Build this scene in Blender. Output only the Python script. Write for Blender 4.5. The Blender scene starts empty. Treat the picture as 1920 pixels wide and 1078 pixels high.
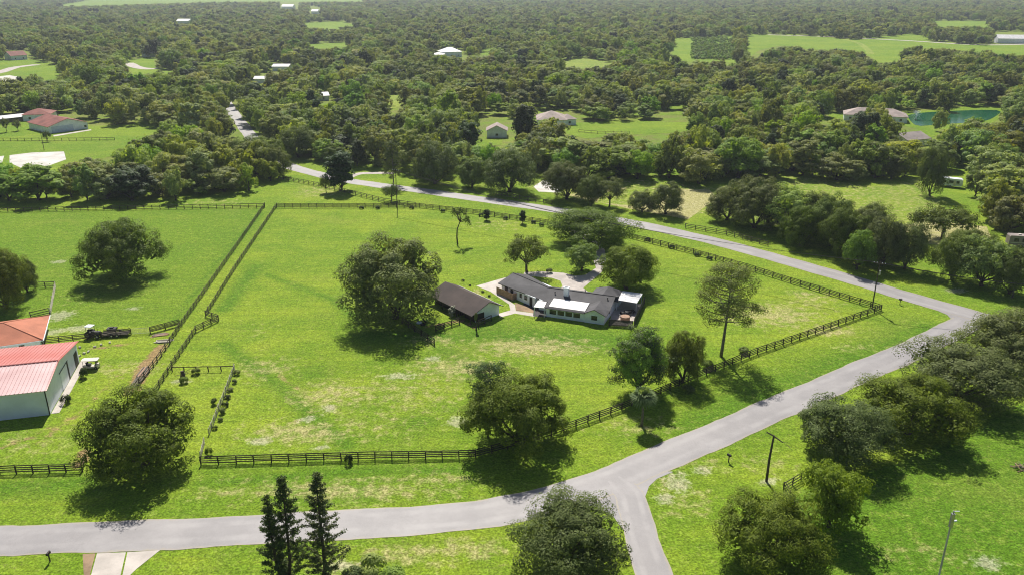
import bpy, bmesh, math, random
import numpy as np
from mathutils import Vector, Matrix
R = math.radians
sc = bpy.context.scene
COL = sc.collection

# ---------------------------------------------------------------- camera
F_PX, HORIZON, CAM_H = 1500.0, -30.0, 65.0        # focal length and horizon row for a 1920 x 1078 frame
PITCH = math.atan((539 - HORIZON) / F_PX)
cam = bpy.data.cameras.new('camera'); cam_o = bpy.data.objects.new('camera', cam); COL.objects.link(cam_o)
cam.sensor_width = 36; cam.sensor_fit = 'HORIZONTAL'; cam.lens = F_PX / 1920 * 36
cam.clip_start = 0.5; cam.clip_end = 20000
cam_o.location = (0, 0, CAM_H); cam_o.rotation_euler = (math.pi / 2 - PITCH, 0, 0)
sc.camera = cam_o

# ---------------------------------------------------------------- sky and sun
SUN_EL, SUN_AZ = R(50), math.atan2(-0.13, 1.0)
w = bpy.data.worlds.new('World'); sc.world = w; w.use_nodes = True
nt = w.node_tree; nt.nodes.clear()
sky = nt.nodes.new('ShaderNodeTexSky'); sky.sky_type = 'NISHITA'; sky.sun_disc = False
sky.sun_elevation = SUN_EL; sky.sun_rotation = SUN_AZ; sky.air_density = 1.0; sky.dust_density = 1.2; sky.ozone_density = 1.0
bg = nt.nodes.new('ShaderNodeBackground'); bg.inputs['Strength'].default_value = 0.062
out = nt.nodes.new('ShaderNodeOutputWorld')
nt.links.new(sky.outputs[0], bg.inputs[0]); nt.links.new(bg.outputs[0], out.inputs[0])
sun = bpy.data.lights.new('sun', 'SUN'); sun.energy = 5.0; sun.angle = R(0.53); sun.color = (1.0, 0.95, 0.86)
sun_o = bpy.data.objects.new('sun', sun); COL.objects.link(sun_o)
sd = Vector((math.sin(SUN_AZ) * math.cos(SUN_EL), math.cos(SUN_AZ) * math.cos(SUN_EL), math.sin(SUN_EL)))
sun_o.rotation_euler = (-sd).to_track_quat('-Z', 'Y').to_euler(); sun_o.location = (0, 200, 300)
vs = sc.view_settings
vs.view_transform = 'Standard'; vs.look = 'None'; vs.gamma = 1.0; vs.exposure = 0.38; vs.use_curve_mapping = False
sc.cycles.use_denoising = True
try:
    sc.cycles.denoiser = 'OPENIMAGEDENOISE'; sc.cycles.denoising_input_passes = 'RGB_ALBEDO_NORMAL'; sc.cycles.denoising_prefilter = 'ACCURATE'
except Exception:
    pass
sc.cycles.max_bounces = 6; sc.cycles.diffuse_bounces = 3; sc.cycles.glossy_bounces = 2; sc.cycles.transmission_bounces = 3
sc.cycles.transparent_max_bounces = 6; sc.cycles.volume_bounces = 0
sc.cycles.caustics_reflective = False; sc.cycles.caustics_refractive = False; sc.cycles.sample_clamp_indirect = 4.0
sc.cycles.pixel_filter_type = 'BLACKMAN_HARRIS'; sc.cycles.filter_width = 1.1

# ---------------------------------------------------------------- survey: where a sight line of the photograph meets a level
CP, SP = math.cos(PITCH), math.sin(PITCH)
def G(x, y, z=0.0):
    u, v = (x - 960) / F_PX, (y - 539) / F_PX
    t = (z - CAM_H) / -(SP + v * CP)
    return Vector((u * t, (CP - v * SP) * t, z))
def P(X, Y, Z):
    d = Y * CP - (Z - CAM_H) * SP; up = Y * SP + (Z - CAM_H) * CP
    return 960 + F_PX * X / d, 539 - F_PX * up / d
def GL(pts, z=0.0): return [G(x, y, z) for x, y in pts]
def inside(pt, poly):
    x, y = pt; c = False; j = len(poly) - 1
    for i in range(len(poly)):
        xi, yi = poly[i]; xj, yj = poly[j]
        if (yi > y) != (yj > y) and x < (xj - xi) * (y - yi) / (yj - yi + 1e-12) + xi: c = not c
        j = i
    return c

ORD = 'first second third fourth fifth sixth seventh eighth ninth tenth eleventh twelfth thirteenth fourteenth fifteenth sixteenth seventeenth eighteenth nineteenth twentieth twenty-first twenty-second twenty-third twenty-fourth twenty-fifth twenty-sixth twenty-seventh'.split()
# ---------------------------------------------------------------- object helpers
def tag(o, label=None, cat=None, group=None, kind=None):
    if label: o['label'] = label
    if cat: o['category'] = cat
    if group: o['group'] = group
    if kind: o['kind'] = kind
    return o
def thing(name, loc, label, cat, rz=0.0, group=None):
    o = bpy.data.objects.new(name, None); COL.objects.link(o)
    o.empty_display_size = 0.5; o.location = loc; o.rotation_euler = (0, 0, rz)
    return tag(o, label, cat, group)
def link(name, me, parent=None, loc=(0, 0, 0), rot=(0, 0, 0), scale=(1, 1, 1)):
    o = bpy.data.objects.new(name, me); COL.objects.link(o)
    o.parent = parent; o.location = loc; o.rotation_euler = rot; o.scale = scale
    return o
class MB:
    """collects faces of one part"""
    def __init__(s): s.v = []; s.f = []
    def poly(s, pts):
        n = len(s.v); s.v += [tuple(p) for p in pts]; s.f.append(tuple(range(n, n + len(pts)))); return s
    def box(s, x0, x1, y0, y1, z0, z1):
        n = len(s.v)
        s.v += [(x, y, z) for z in (z0, z1) for x, y in ((x0, y0), (x1, y0), (x1, y1), (x0, y1))]
        s.f += [tuple(n + i for i in q) for q in ((3, 2, 1, 0), (4, 5, 6, 7), (0, 1, 5, 4), (1, 2, 6, 5), (2, 3, 7, 6), (3, 0, 4, 7))]
        return s
    def slab(s, pts, t):
        """a flat polygon given by its top corners, t thick downwards"""
        n = len(s.v); k = len(pts)
        s.v += [tuple(p) for p in pts] + [(p[0], p[1], p[2] - t) for p in pts]
        s.f.append(tuple(n + i for i in range(k))); s.f.append(tuple(n + k + i for i in reversed(range(k))))
        for i in range(k):
            j = (i + 1) % k; s.f.append((n + i, n + k + i, n + k + j, n + j))
        return s
    def tube(s, pts, rad, n=7, cap=True):
        pts = [Vector(p) for p in pts]; base = len(s.v); prev = Vector((0.31, 0.95, 0.02))
        for i, p in enumerate(pts):
            d = (pts[min(i + 1, len(pts) - 1)] - pts[max(i - 1, 0)]).normalized()
            a = d.cross(prev)
            if a.length < 0.1: a = d.cross(Vector((1, 0, 0)))
            a.normalize(); b = d.cross(a)
            r = rad[i] if hasattr(rad, '__len__') else rad
            for k in range(n):
                t = 2 * math.pi * k / n
                s.v.append(tuple(p + a * (r * math.cos(t)) + b * (r * math.sin(t))))
        for i in range(len(pts) - 1):
            for k in range(n):
                q = base + i * n + k; q2 = base + i * n + (k + 1) % n
                s.f.append((q, q2, q2 + n, q + n))
        if cap:
            s.f.append(tuple(base + k for k in reversed(range(n))))
            s.f.append(tuple(base + (len(pts) - 1) * n + k for k in range(n)))
        return s
    def disc_wheel(s, c, axis, r, wdt, n=14):
        c = Vector(c); a = Vector(axis).normalized()
        return s.tube([c - a * wdt / 2, c - a * wdt * 0.35, c + a * wdt * 0.35, c + a * wdt / 2], [r * 0.88, r, r, r * 0.88], n)
    def mesh(s, name, mat=None, smooth=False):
        me = bpy.data.meshes.new(name); me.from_pydata(s.v, [], s.f); me.validate()
        if mat: me.materials.append(mat)
        if smooth: me.polygons.foreach_set('use_smooth', [True] * len(me.polygons))
        me.update(); return me
    def build(s, name, mat, parent=None, smooth=False, loc=(0, 0, 0), rot=(0, 0, 0)):
        return link(name, s.mesh(name, mat, smooth), parent, loc, rot)

# ---------------------------------------------------------------- materials
def new_mat(name):
    m = bpy.data.materials.new(name); m.use_nodes = True
    t = m.node_tree; t.nodes.clear()
    o = t.nodes.new('ShaderNodeOutputMaterial'); b = t.nodes.new('ShaderNodeBsdfPrincipled')
    t.links.new(b.outputs[0], o.inputs[0])
    return m, t, b, o
def N(t, kind, **kw):
    n = t.nodes.new('ShaderNode' + kind)
    for k, v in kw.items():
        if k in n.inputs: n.inputs[k].default_value = v
        else: setattr(n, k, v)
    return n
def mixc(t, fac, a, b, blend='MIX'):
    n = t.nodes.new('ShaderNodeMix'); n.data_type = 'RGBA'; n.blend_type = blend
    for sock, val in ((n.inputs[0], fac), (n.inputs[6], a), (n.inputs[7], b)):
        if hasattr(val, 'links'): t.links.new(val, sock)
        elif isinstance(val, tuple): sock.default_value = (*val, 1) if len(val) == 3 else val
        else: sock.default_value = val
    return n.outputs[2]
def mth(t, op, a, b=None, c=None, clamp=False):
    n = t.nodes.new('ShaderNodeMath'); n.operation = op; n.use_clamp = clamp
    for i, val in enumerate((a, b, c)):
        if val is None: continue
        if hasattr(val, 'links'): t.links.new(val, n.inputs[i])
        else: n.inputs[i].default_value = val
    return n.outputs[0]
def noise(t, scale, detail=4, rough=0.55, vec=None, dist=0.0):
    n = t.nodes.new('ShaderNodeTexNoise'); n.inputs['Scale'].default_value = scale
    n.inputs['Detail'].default_value = detail; n.inputs['Roughness'].default_value = rough; n.inputs['Distortion'].default_value = dist
    if vec is not None: t.links.new(vec, n.inputs['Vector'])
    return n.outputs['Fac']
def ramp(t, fac, lo, hi):
    n = t.nodes.new('ShaderNodeMapRange'); n.clamp = True; n.interpolation_type = 'SMOOTHSTEP'
    n.inputs[1].default_value = lo; n.inputs[2].default_value = hi
    t.links.new(fac, n.inputs[0]); return n.outputs[0]
def bump(t, b, height, strength=0.4, dist=0.1):
    n = t.nodes.new('ShaderNodeBump'); n.inputs['Strength'].default_value = strength; n.inputs['Distance'].default_value = dist
    t.links.new(height, n.inputs['Height']); t.links.new(n.outputs[0], b.inputs['Normal'])
def worn(name, c, rough=0.6, var=0.25, scale=0.8, metal=0.0, spec=0.3, fine=14.0, tint=None, bmp=0.0):
    """plain coloured surface with weathering at two sizes"""
    m, t, b, o = new_mat(name)
    geo = N(t, 'NewGeometry')
    n1 = noise(t, scale, 5, 0.6, geo.outputs['Position']); n2 = noise(t, fine, 3, 0.6, geo.outputs['Position'])
    dark = tuple(x * (1 - var) for x in c); lite = tuple(min(1, x * (1 + var * 0.7)) for x in (tint or c))
    col = mixc(t, ramp(t, n1, 0.3, 0.7), dark, lite)
    col = mixc(t, mth(t, 'MULTIPLY', ramp(t, n2, 0.45, 0.75), var * 0.8), col, tuple(x * 0.55 for x in c))
    t.links.new(col, b.inputs['Base Color'])
    b.inputs['Roughness'].default_value = rough; b.inputs['Metallic'].default_value = metal; b.inputs['Specular IOR Level'].default_value = spec
    if bmp: bump(t, b, n2, bmp, 0.02)
    return m
def leaf_mat(name, c_dark, c_lite, trans=0.28, hue=0.03, val=0.45, rough=0.6, spec=0.12):
    m, t, b, o = new_mat(name)
    geo = N(t, 'NewGeometry'); oi = N(t, 'ObjectInfo')
    col = mixc(t, geo.outputs['Random Per Island'], c_dark, c_lite)
    hs = N(t, 'HueSaturation')
    t.links.new(mth(t, 'MULTIPLY_ADD', oi.outputs['Random'], hue * 2, 0.5 - hue), hs.inputs['Hue'])
    r2 = mth(t, 'FRACT', mth(t, 'MULTIPLY', oi.outputs['Random'], 13.37))
    t.links.new(mth(t, 'MULTIPLY_ADD', r2, val, 1 - val / 2), hs.inputs['Value'])
    r3 = mth(t, 'FRACT', mth(t, 'MULTIPLY', oi.outputs['Random'], 47.13))
    t.links.new(mth(t, 'MULTIPLY_ADD', r3, 0.35, 0.78), hs.inputs['Saturation'])
    t.links.new(col, hs.inputs['Color'])
    t.links.new(hs.outputs[0], b.inputs['Base Color'])
    b.inputs['Roughness'].default_value = rough; b.inputs['Specular IOR Level'].default_value = spec
    tr = N(t, 'BsdfTranslucent')
    t.links.new(mixc(t, 1.0, hs.outputs[0], (1.5, 1.45, 0.55), 'MULTIPLY'), tr.inputs['Color'])
    mx = N(t, 'MixShader'); mx.inputs[0].default_value = trans
    t.links.new(b.outputs[0], mx.inputs[1]); t.links.new(tr.outputs[0], mx.inputs[2]); t.links.new(mx.outputs[0], o.inputs[0])
    return m

M = {}
M['leaf_oak'] = leaf_mat('leaf_oak', (0.074, 0.114, 0.014), (0.190, 0.245, 0.042), trans=0.24, hue=.015, val=.35)
M['leaf_araucaria'] = leaf_mat('leaf_araucaria', (0.048, 0.085, 0.020), (0.13, 0.185, 0.05), trans=0.25)
M['leaf_wood'] = leaf_mat('leaf_wood', (0.150, 0.192, 0.032), (0.32, 0.37, 0.09), trans=0.36, hue=0.028, val=0.8)
M['leaf_bright'] = leaf_mat('leaf_bright', (0.14, 0.23, 0.022), (0.28, 0.40, 0.055), trans=.38, hue=0.02)
M['leaf_pine'] = leaf_mat('leaf_pine', (0.060, 0.10, 0.016), (0.17, 0.23, 0.055), trans=0.28)
M['leaf_dark'] = leaf_mat('leaf_dark', (0.026, 0.050, 0.014), (0.085, 0.125, 0.034), trans=0.2)
M['leaf_palm'] = leaf_mat('leaf_palm', (0.13, 0.18, 0.04), (0.30, 0.36, 0.11), trans=0.25)
M['leaf_pale'] = leaf_mat('leaf_pale', (0.20, 0.24, 0.14), (0.42, 0.46, 0.34), trans=0.15)
M['bark'] = worn('bark', (0.085, 0.068, 0.052), 0.9, 0.4, 3, fine=20)
M['bark_grey'] = worn('bark_grey', (0.17, 0.15, 0.125), 0.9, 0.4, 3, fine=20)
M['fence'] = worn('fence_wood', (0.060, 0.046, 0.036), 0.85, 0.45, 0.5, fine=9)
M['fence_grey'] = worn('weathered_wood', (0.13, 0.112, 0.080), 0.9, 0.45, 0.5, fine=9)
M['fence_pale'] = worn('pale_wood', (0.50, 0.46, 0.38), 0.85, 0.35, 0.7, fine=9)
M['cedar'] = worn('cedar_boards', (0.37, 0.235, 0.16), 0.8, 0.3, 2.0, fine=10)
M['white'] = worn('white_paint', (0.84, 0.88, 0.94), 0.55, 0.12, 0.7)
M['siding'] = worn('pale_siding', (0.74, 0.80, 0.88), 0.5, 0.1, 0.3)
M['whiteroof'] = worn('white_roof_sheet', (0.74, 0.72, 0.71), 0.55, 0.14, 0.5)
M['shingle'] = worn('charcoal_shingle', (0.080, 0.077, 0.082), 0.75, 0.28, 0.35, fine=7, bmp=0.5)
M['shingle_brown'] = worn('brown_shingle', (0.060, 0.043, 0.038), 0.8, 0.3, 0.25, fine=6, bmp=0.5)
M['roof_orange'] = worn('orange_shingle', (0.45, 0.165, 0.095), 0.8, 0.2, 0.3, fine=7, bmp=0.5)
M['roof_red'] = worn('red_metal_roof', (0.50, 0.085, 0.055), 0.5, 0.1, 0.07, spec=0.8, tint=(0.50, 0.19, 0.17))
M['roof_pink'] = worn('pale_pink_metal_roof', (0.60, 0.36, 0.35), 0.5, 0.15, 0.15, spec=0.8, tint=(0.62, 0.44, 0.43))  # paler, pinker sheet for the front slope of the barn
M['roof_maroon'] = worn('maroon_tile', (0.24, 0.085, 0.065), 0.8, 0.3, 0.3, fine=6)
M['roof_grey'] = worn('grey_roof', (0.27, 0.23, 0.21), 0.75, 0.25, 0.3)
M['roof_tan'] = worn('tan_roof', (0.36, 0.29, 0.26), 0.8, 0.25, 0.3)
M['glass'] = worn('window_glass', (0.015, 0.02, 0.025), 0.08, 0.2, 0.5, spec=0.6)
M['dark'] = worn('dark_trim', (0.02, 0.02, 0.022), 0.6, 0.3, 1)
M['darkfence'] = worn('dark_privacy_boards', (0.055, 0.050, 0.050), 0.8, 0.3, 1)
M['concrete'] = worn('concrete', (0.52, 0.47, 0.42), 0.85, 0.18, 0.3, fine=3)
M['paver'] = worn('driveway_paving', (0.46, 0.41, 0.375), 0.85, 0.2, 0.4, fine=5)
M['sand'] = worn('pale_sand', (0.60, 0.57, 0.52), 0.95, 0.2, 0.15)
M['dirtpath'] = worn('dirt', (0.30, 0.21, 0.13), 0.95, 0.35, 0.4)
M['metal'] = worn('galvanised_metal', (0.42, 0.43, 0.45), 0.4, 0.2, 1.5, metal=0.7)
M['pole'] = worn('utility_pole_wood', (0.080, 0.062, 0.050), 0.9, 0.35, 1.0)
M['concpole'] = worn('concrete_pole', (0.40, 0.40, 0.39), 0.8, 0.2, 1.0)
M['rubber'] = worn('rubber', (0.018, 0.018, 0.019), 0.85, 0.3, 3)
M['tractor'] = worn('tractor_paint', (0.06, 0.06, 0.055), 0.5, 0.3, 2)
M['cream'] = worn('cream_paint', (0.66, 0.60, 0.52), 0.5, 0.15, 1)
M['blue'] = worn('garage_door_paint', (0.60, 0.67, 0.82), 0.5, 0.1, 1)
M['tub'] = worn('tan_vinyl', (0.42, 0.24, 0.15), 0.6, 0.2, 2)

# ================================================================ ground
rng = random.Random(7); nrng = np.random.default_rng(11)
def soft(n, seed):
    r_ = np.random.default_rng(seed); return r_.random(n)
# ground sheet: fine cells where the pastures are, coarse ones out to the horizon
gx = np.concatenate([np.linspace(-5600, -400, 22), np.linspace(-360, -160, 11), np.arange(-150, 150.1, 1.25), np.linspace(160, 360, 11), np.linspace(400, 5600, 22)])
gy = np.concatenate([np.linspace(-400, 40, 8), np.arange(50, 300.1, 1.25), np.linspace(320, 700, 12), np.linspace(800, 5600, 20)])
XX, YY = np.meshgrid(gx, gy)
def zone_poly(px):
    poly = [(p.x, p.y) for p in GL(px)]
    res = np.zeros(XX.shape, bool); j = len(poly) - 1
    for i in range(len(poly)):
        xi, yi = poly[i]; xj, yj = poly[j]
        res ^= ((yi > YY) != (yj > YY)) & (XX < (xj - xi) * (YY - yi) / (yj - yi + 1e-12) + xi); j = i
    return res
def blot(px, py, rx, ry):
    """soft ellipse round a spot, radii in metres"""
    c = G(px, py); return np.exp(-(((XX - c.x) / rx) ** 2 + ((YY - c.y) / ry) ** 2))
def streak(pts, wd):
    pts = GL(pts); best = np.full(XX.shape, 1e9)
    for a, b in zip(pts, pts[1:]):
        dx, dy = b.x - a.x, b.y - a.y; L2 = dx * dx + dy * dy
        t = np.clip(((XX - a.x) * dx + (YY - a.y) * dy) / L2, 0, 1)
        best = np.minimum(best, np.hypot(XX - a.x - t * dx, YY - a.y - t * dy))
    return np.exp(-(best / wd) ** 2)
dry = np.zeros(XX.shape); lush = np.zeros(XX.shape); sand = np.zeros(XX.shape); dirt = np.zeros(XX.shape); wood = np.zeros(XX.shape)
for x, y, a, b, s in ((760, 740, 22, 13, .52), (690, 800, 14, 7, .5), (620, 740, 10, 8, .7), (1000, 650, 16, 6, .8), (860, 690, 14, 7, .7), (500, 690, 9, 7, .6), (560, 810, 12, 5, .75),
                   (930, 420, 16, 10, .5), (1450, 590, 14, 10, .75), (1520, 560, 9, 9, .6), (1555, 620, 9, 4, .75), (1600, 650, 6, 3, .6), (820, 640, 9, 4, .6), (480, 620, 8, 8, .4),
                   (640, 920, 22, 4, .7), (470, 920, 14, 4, .55), (820, 900, 8, 4, .6), (1200, 800, 10, 5, .55), (1290, 940, 7, 6, .55), (1250, 900, 4, 4, .6), (1330, 870, 5, 3, .6), (1440, 870, 6, 5, .55),
                   (780, 1040, 12, 3, .7), (880, 1030, 8, 3, .7), (650, 1060, 5, 3, .6), (150, 560, 10, 10, .35), (60, 830, 16, 6, .5), (1650, 650, 9, 4, .3),
                   (1740, 1040, 10, 4, .45), (250, 690, 12, 5, .6), (600, 360, 14, 12, .6), (400, 380, 16, 8, .5), (1080, 425, 10, 8, .5), (1230, 600, 8, 8, .3), (1300, 500, 12, 10, .3), (905, 566, 2.2, 5.0, .95), (890, 552, 2.0, 5.0, .9)):
    dry = np.maximum(dry, s * blot(x, y, a, b))
for x, y, a, b in ((490, 827, 2.2, 1.6), (600, 838, 1.6, 1.2), (615, 765, 1.3, 2.2), (575, 786, 1.5, 1.5), (750, 705, 4, 1.6), (112, 592, 3.4, 3.4), (148, 616, 4, 2.2), (100, 622, 3, 2.2), (250, 578, 2.4, 1.2), (110, 491, 2.2, 1.6),
                   (340, 715, 2.2, 1.2), (812, 672, 2.2, 1.4), (1270, 905, 2.2, 3.4), (1315, 880, 2.0, 1.4), (1245, 935, 1.8, 1.4), (1850, 1055, 2.4, 1.6), (1795, 545, 3, 2), (1440, 903, 1.6, 1.2), (860, 790, 2.5, 2), (640, 1058, 3, 1.2)):
    sand = np.maximum(sand, 1.0 * blot(x, y, a, b))
for pts, wd in (([(420, 645), (520, 720), (650, 835)], 1.3), ([(500, 515), (620, 560), (660, 590)], 0.9), ([(835, 655), (900, 700)], 1.6), ([(490, 400), (400, 500), (330, 600)], 1.1), ([(0, 915), (160, 905)], 2.2),
                ([(380, 905), (640, 885), (870, 880)], 1.2), ([(900, 620), (1160, 640)], 5.0), ([(700, 630), (900, 630), (1100, 640)], 2.5), ([(1320, 800), (1560, 690), (1740, 620)], 5), ([(420, 580), (480, 500)], 2)):
    lush = np.maximum(lush, 1.0 * streak(pts, wd * 1.25))
lush = np.maximum(lush, 0.8 * blot(790, 792, 4.5, 3.2)); lush = np.maximum(lush, 0.8 * blot(590, 700, 5, 4))
lush = np.maximum(lush, 0.9 * zone_poly([(1490, 1200), (1480, 930), (1700, 860), (1960, 740), (2200, 760), (2200, 1200)]))
lush = np.maximum(lush, 0.55 * zone_poly([(-300, 640), (-300, 398), (495, 392), (340, 606)]))
lush = np.maximum(lush, 0.35 * zone_poly([(60, 980), (380, 870), (880, 855), (880, 940)]))
for pts, wd, s in (([(60, 835), (130, 790), (180, 745), (230, 700)], 1.5, .5), ([(0, 840), (60, 820), (130, 785)], 1.2, .55), ([(302, 650), (270, 690), (247, 735)], 1.5, 1.0), ([(170, 655), (250, 643)], 1.0, .7),
                   ([(560, 790), (600, 765), (575, 740)], 2.2, .4), ([(520, 700), (560, 730)], 1.3, .5), ([(150, 870), (160, 845)], 1.2, .9), ([(800, 612), (870, 600), (890, 615)], 0.7, .9)):
    dirt = np.maximum(dirt, s * streak(pts, wd))
wood = np.maximum(wood, (YY > 300) * 0.6)
vv = np.stack([XX.ravel(), YY.ravel(), np.zeros(XX.size)], 1).astype(np.float32)
nx, ny = len(gx), len(gy)
ii = (np.arange(ny - 1)[:, None] * nx + np.arange(nx - 1)[None]).ravel()
ff = np.stack([ii, ii + 1, ii + 1 + nx, ii + nx], 1).astype(np.int32)
def np_mesh(name, v, f):
    me = bpy.data.meshes.new(name); k = f.shape[1]
    me.vertices.add(len(v)); me.vertices.foreach_set('co', np.ascontiguousarray(v, np.float32).ravel())
    me.loops.add(f.size); me.loops.foreach_set('vertex_index', np.ascontiguousarray(f, np.int32).ravel())
    me.polygons.add(len(f)); me.polygons.foreach_set('loop_start', np.arange(0, f.size, k, dtype=np.int32))
    me.update(calc_edges=True); return me
gm = np_mesh('ground', vv, ff)
for nm, arr in (('dry', dry), ('lush', lush), ('sand', sand), ('dirt', dirt), ('wood', wood)):
    at = gm.attributes.new(nm, 'FLOAT', 'POINT'); at.data.foreach_set('value', arr.ravel().astype(np.float32))

def grass_mat(name, plain=None):
    m, t, b, o = new_mat(name)
    geo = N(t, 'NewGeometry'); pos = geo.outputs['Position']
    def att(nm):
        if plain is not None: v = N(t, 'Value'); v.outputs[0].default_value = plain.get(nm, 0.0); return v.outputs[0]
        a = N(t, 'Attribute'); a.attribute_name = nm; return a.outputs['Fac']
    big = noise(t, 0.022, 4, 0.55, pos); mid = noise(t, 0.11, 5, 0.6, pos); sml = noise(t, 0.6, 5, 0.65, pos); fin = noise(t, 3.2, 4, 0.7, pos); tuf = noise(t, 1.3, 3, 0.7, pos, 0.6)
    A, B, C = (0.140, 0.235, 0.016), (0.228, 0.304, 0.024), (0.076, 0.172, 0.011)
    f = ramp(t, mth(t, 'ADD', mth(t, 'MULTIPLY', big, 0.55), mth(t, 'MULTIPLY', mid, 0.45)), 0.40, 0.60)
    col = mixc(t, f, A, B)
    lf = mth(t, 'MULTIPLY', att('lush'), ramp(t, mth(t, 'ADD', mid, mth(t, 'MULTIPLY', sml, 0.4)), 0.28, 0.75), clamp=True)
    col = mixc(t, lf, col, C)
    col = mixc(t, mth(t, 'MULTIPLY', ramp(t, sml, 0.45, 0.72), 0.45), col, (0.255, 0.345, 0.040))
    mp = N(t, 'Mapping'); mp.inputs['Rotation'].default_value = (0, 0, 0.62); mp.inputs['Scale'].default_value = (0.035, 0.55, 1); t.links.new(pos, mp.inputs['Vector'])
    mow = noise(t, 1.0, 3, 0.6, mp.outputs[0], 0.3)
    col = mixc(t, mth(t, 'MULTIPLY', ramp(t, mow, 0.40, 0.66), 0.38), col, (0.10, 0.19, 0.014))
    col = mixc(t, mth(t, 'MULTIPLY', ramp(t, noise(t, 0.05, 5, 0.65, pos, 0.5), 0.52, 0.72), 0.35), col, (0.24, 0.265, 0.05))
    # dry, thin turf
    dm = ramp(t, mth(t, 'ADD', mth(t, 'MULTIPLY', att('dry'), 0.85), mth(t, 'MULTIPLY', mth(t, 'SUBTRACT', sml, 0.5), 1.5)), 0.30, 0.78)
    col = mixc(t, mth(t, 'MULTIPLY', dm, 0.8), col, mixc(t, ramp(t, fin, 0.3, 0.7), (0.33, 0.29, 0.105), (0.46, 0.41, 0.21)))
    # woodland floor
    wm = mth(t, 'MULTIPLY', att('wood'), ramp(t, mid, 0.35, 0.6))
    col = mixc(t, wm, col, (0.16, 0.15, 0.06))
    dr = ramp(t, mth(t, 'ADD', att('dirt'), mth(t, 'MULTIPLY', mth(t, 'SUBTRACT', sml, 0.5), 1.2)), 0.35, 0.75)
    col = mixc(t, mth(t, 'MULTIPLY', dr, 0.85), col, (0.30, 0.185, 0.10))
    sm_ = ramp(t, mth(t, 'ADD', att('sand'), mth(t, 'MULTIPLY', mth(t, 'SUBTRACT', mth(t, 'ADD', mth(t, 'MULTIPLY', sml, .5), mth(t, 'MULTIPLY', tuf, .5)), 0.5), 2.6)), 0.35, 0.85)
    col = mixc(t, mth(t, 'MULTIPLY', sm_, 0.44), col, (0.50, 0.45, 0.36))
    # blades and tufts
    tv = mth(t, 'MULTIPLY_ADD', ramp(t, fin, 0.32, 0.68), 0.8, 0.60)
    tv = mth(t, 'MULTIPLY', tv, mth(t, 'MULTIPLY_ADD', ramp(t, tuf, 0.32, 0.68), 0.42, 0.79))
    spk = noise(t, 2.1, 3, 0.75, pos, 0.4)
    col = mixc(t, mth(t, 'MULTIPLY', ramp(t, mth(t, 'ADD', spk, mth(t, 'MULTIPLY', sml, 0.5)), 0.80, 0.98), 0.28), col, (0.40, 0.36, 0.15))
    cx = N(t, 'CombineColor')
    for i in range(3): t.links.new(tv, cx.inputs[i])
    col = mixc(t, 1.0, col, cx.outputs[0], 'MULTIPLY')
    t.links.new(col, b.inputs['Base Color'])
    b.inputs['Roughness'].default_value = 0.9; b.inputs['Specular IOR Level'].default_value = 0.08
    h = mth(t, 'ADD', mth(t, 'MULTIPLY', fin, 0.4), mth(t, 'MULTIPLY', tuf, 0.7))
    bump(t, b, h, 0.8, 0.4)
    return m
M['ground'] = grass_mat('pasture_grass')
gm.materials.append(M['ground'])
tag(link('ground', gm), kind='structure')
M['field'] = grass_mat('far_meadow', {'lush': 0.25})
M['bare'] = grass_mat('bare_woodland_floor', {'dry': 1.0, 'sand': 0.42})
M['field_dry'] = grass_mat('thin_meadow', {'dry': 0.5})

def sheet(name, pts, z, mat, kind='structure'):
    """flat sheet on the ground from an outline"""
    bm = bmesh.new(); vs_ = [bm.verts.new((p.x, p.y, z)) for p in pts]
    f = bm.faces.new(vs_)
    if f.normal.z < 0: f.normal_flip()
    bmesh.ops.triangulate(bm, faces=[f]); me = bpy.data.meshes.new(name); bm.to_mesh(me); bm.free()
    for p in me.polygons:
        if p.normal.z < 0: p.flip()
    me.materials.append(mat); return tag(link(name, me), kind=kind)
def spline(pts, step=2.0):
    out_ = []
    for i in range(len(pts) - 1):
        p0, p1, p2, p3 = pts[max(i - 1, 0)], pts[i], pts[i + 1], pts[min(i + 2, len(pts) - 1)]
        n = max(2, int((p2 - p1).length / step))
        for k in range(n):
            t = k / n
            out_.append(0.5 * ((2 * p1) + (p2 - p0) * t + (2 * p0 - 5 * p1 + 4 * p2 - p3) * t * t + (3 * p1 - p0 - 3 * p2 + p3) * t ** 3))
    out_.append(pts[-1]); return out_
def ribbon(name, px, wd, z, mat, seed=1, rag=0.2):
    c = spline(GL(px), 1.2 if wd < 6.5 else 3.0); r_ = random.Random(seed); v = []; f = []
    for i, p in enumerate(c):
        d = (c[min(i + 1, len(c) - 1)] - c[max(i - 1, 0)]).normalized(); n = Vector((-d.y, d.x, 0))
        for s in (-1, -0.5, 0, 0.5, 1):
            e = wd / 2 * s + (s * rag * (math.sin(i * .31 + seed + s) + .6 * math.sin(i * .83 + 2 * s) + .5 * r_.uniform(-1, 1)) * .6 if abs(s) == 1 else 0)
            q = p + n * e; v.append((q.x, q.y, z + 0.05 * (1 - s * s)))
    for i in range(len(c) - 1):
        for k in range(4): f.append((i * 5 + k + 1, i * 5 + k, i * 5 + k + 5, i * 5 + k + 6))
    me = bpy.data.meshes.new(name); me.from_pydata(v, [], f); me.materials.append(mat); me.update()
    at = me.attributes.new('across', 'FLOAT', 'POINT'); at.data.foreach_set('value', [-1.0, -0.5, 0.0, 0.5, 1.0] * len(c))
    if me.polygons[0].normal.z < 0:
        for p in me.polygons: p.flip()
    return tag(link(name, me), kind='structure')
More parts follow.
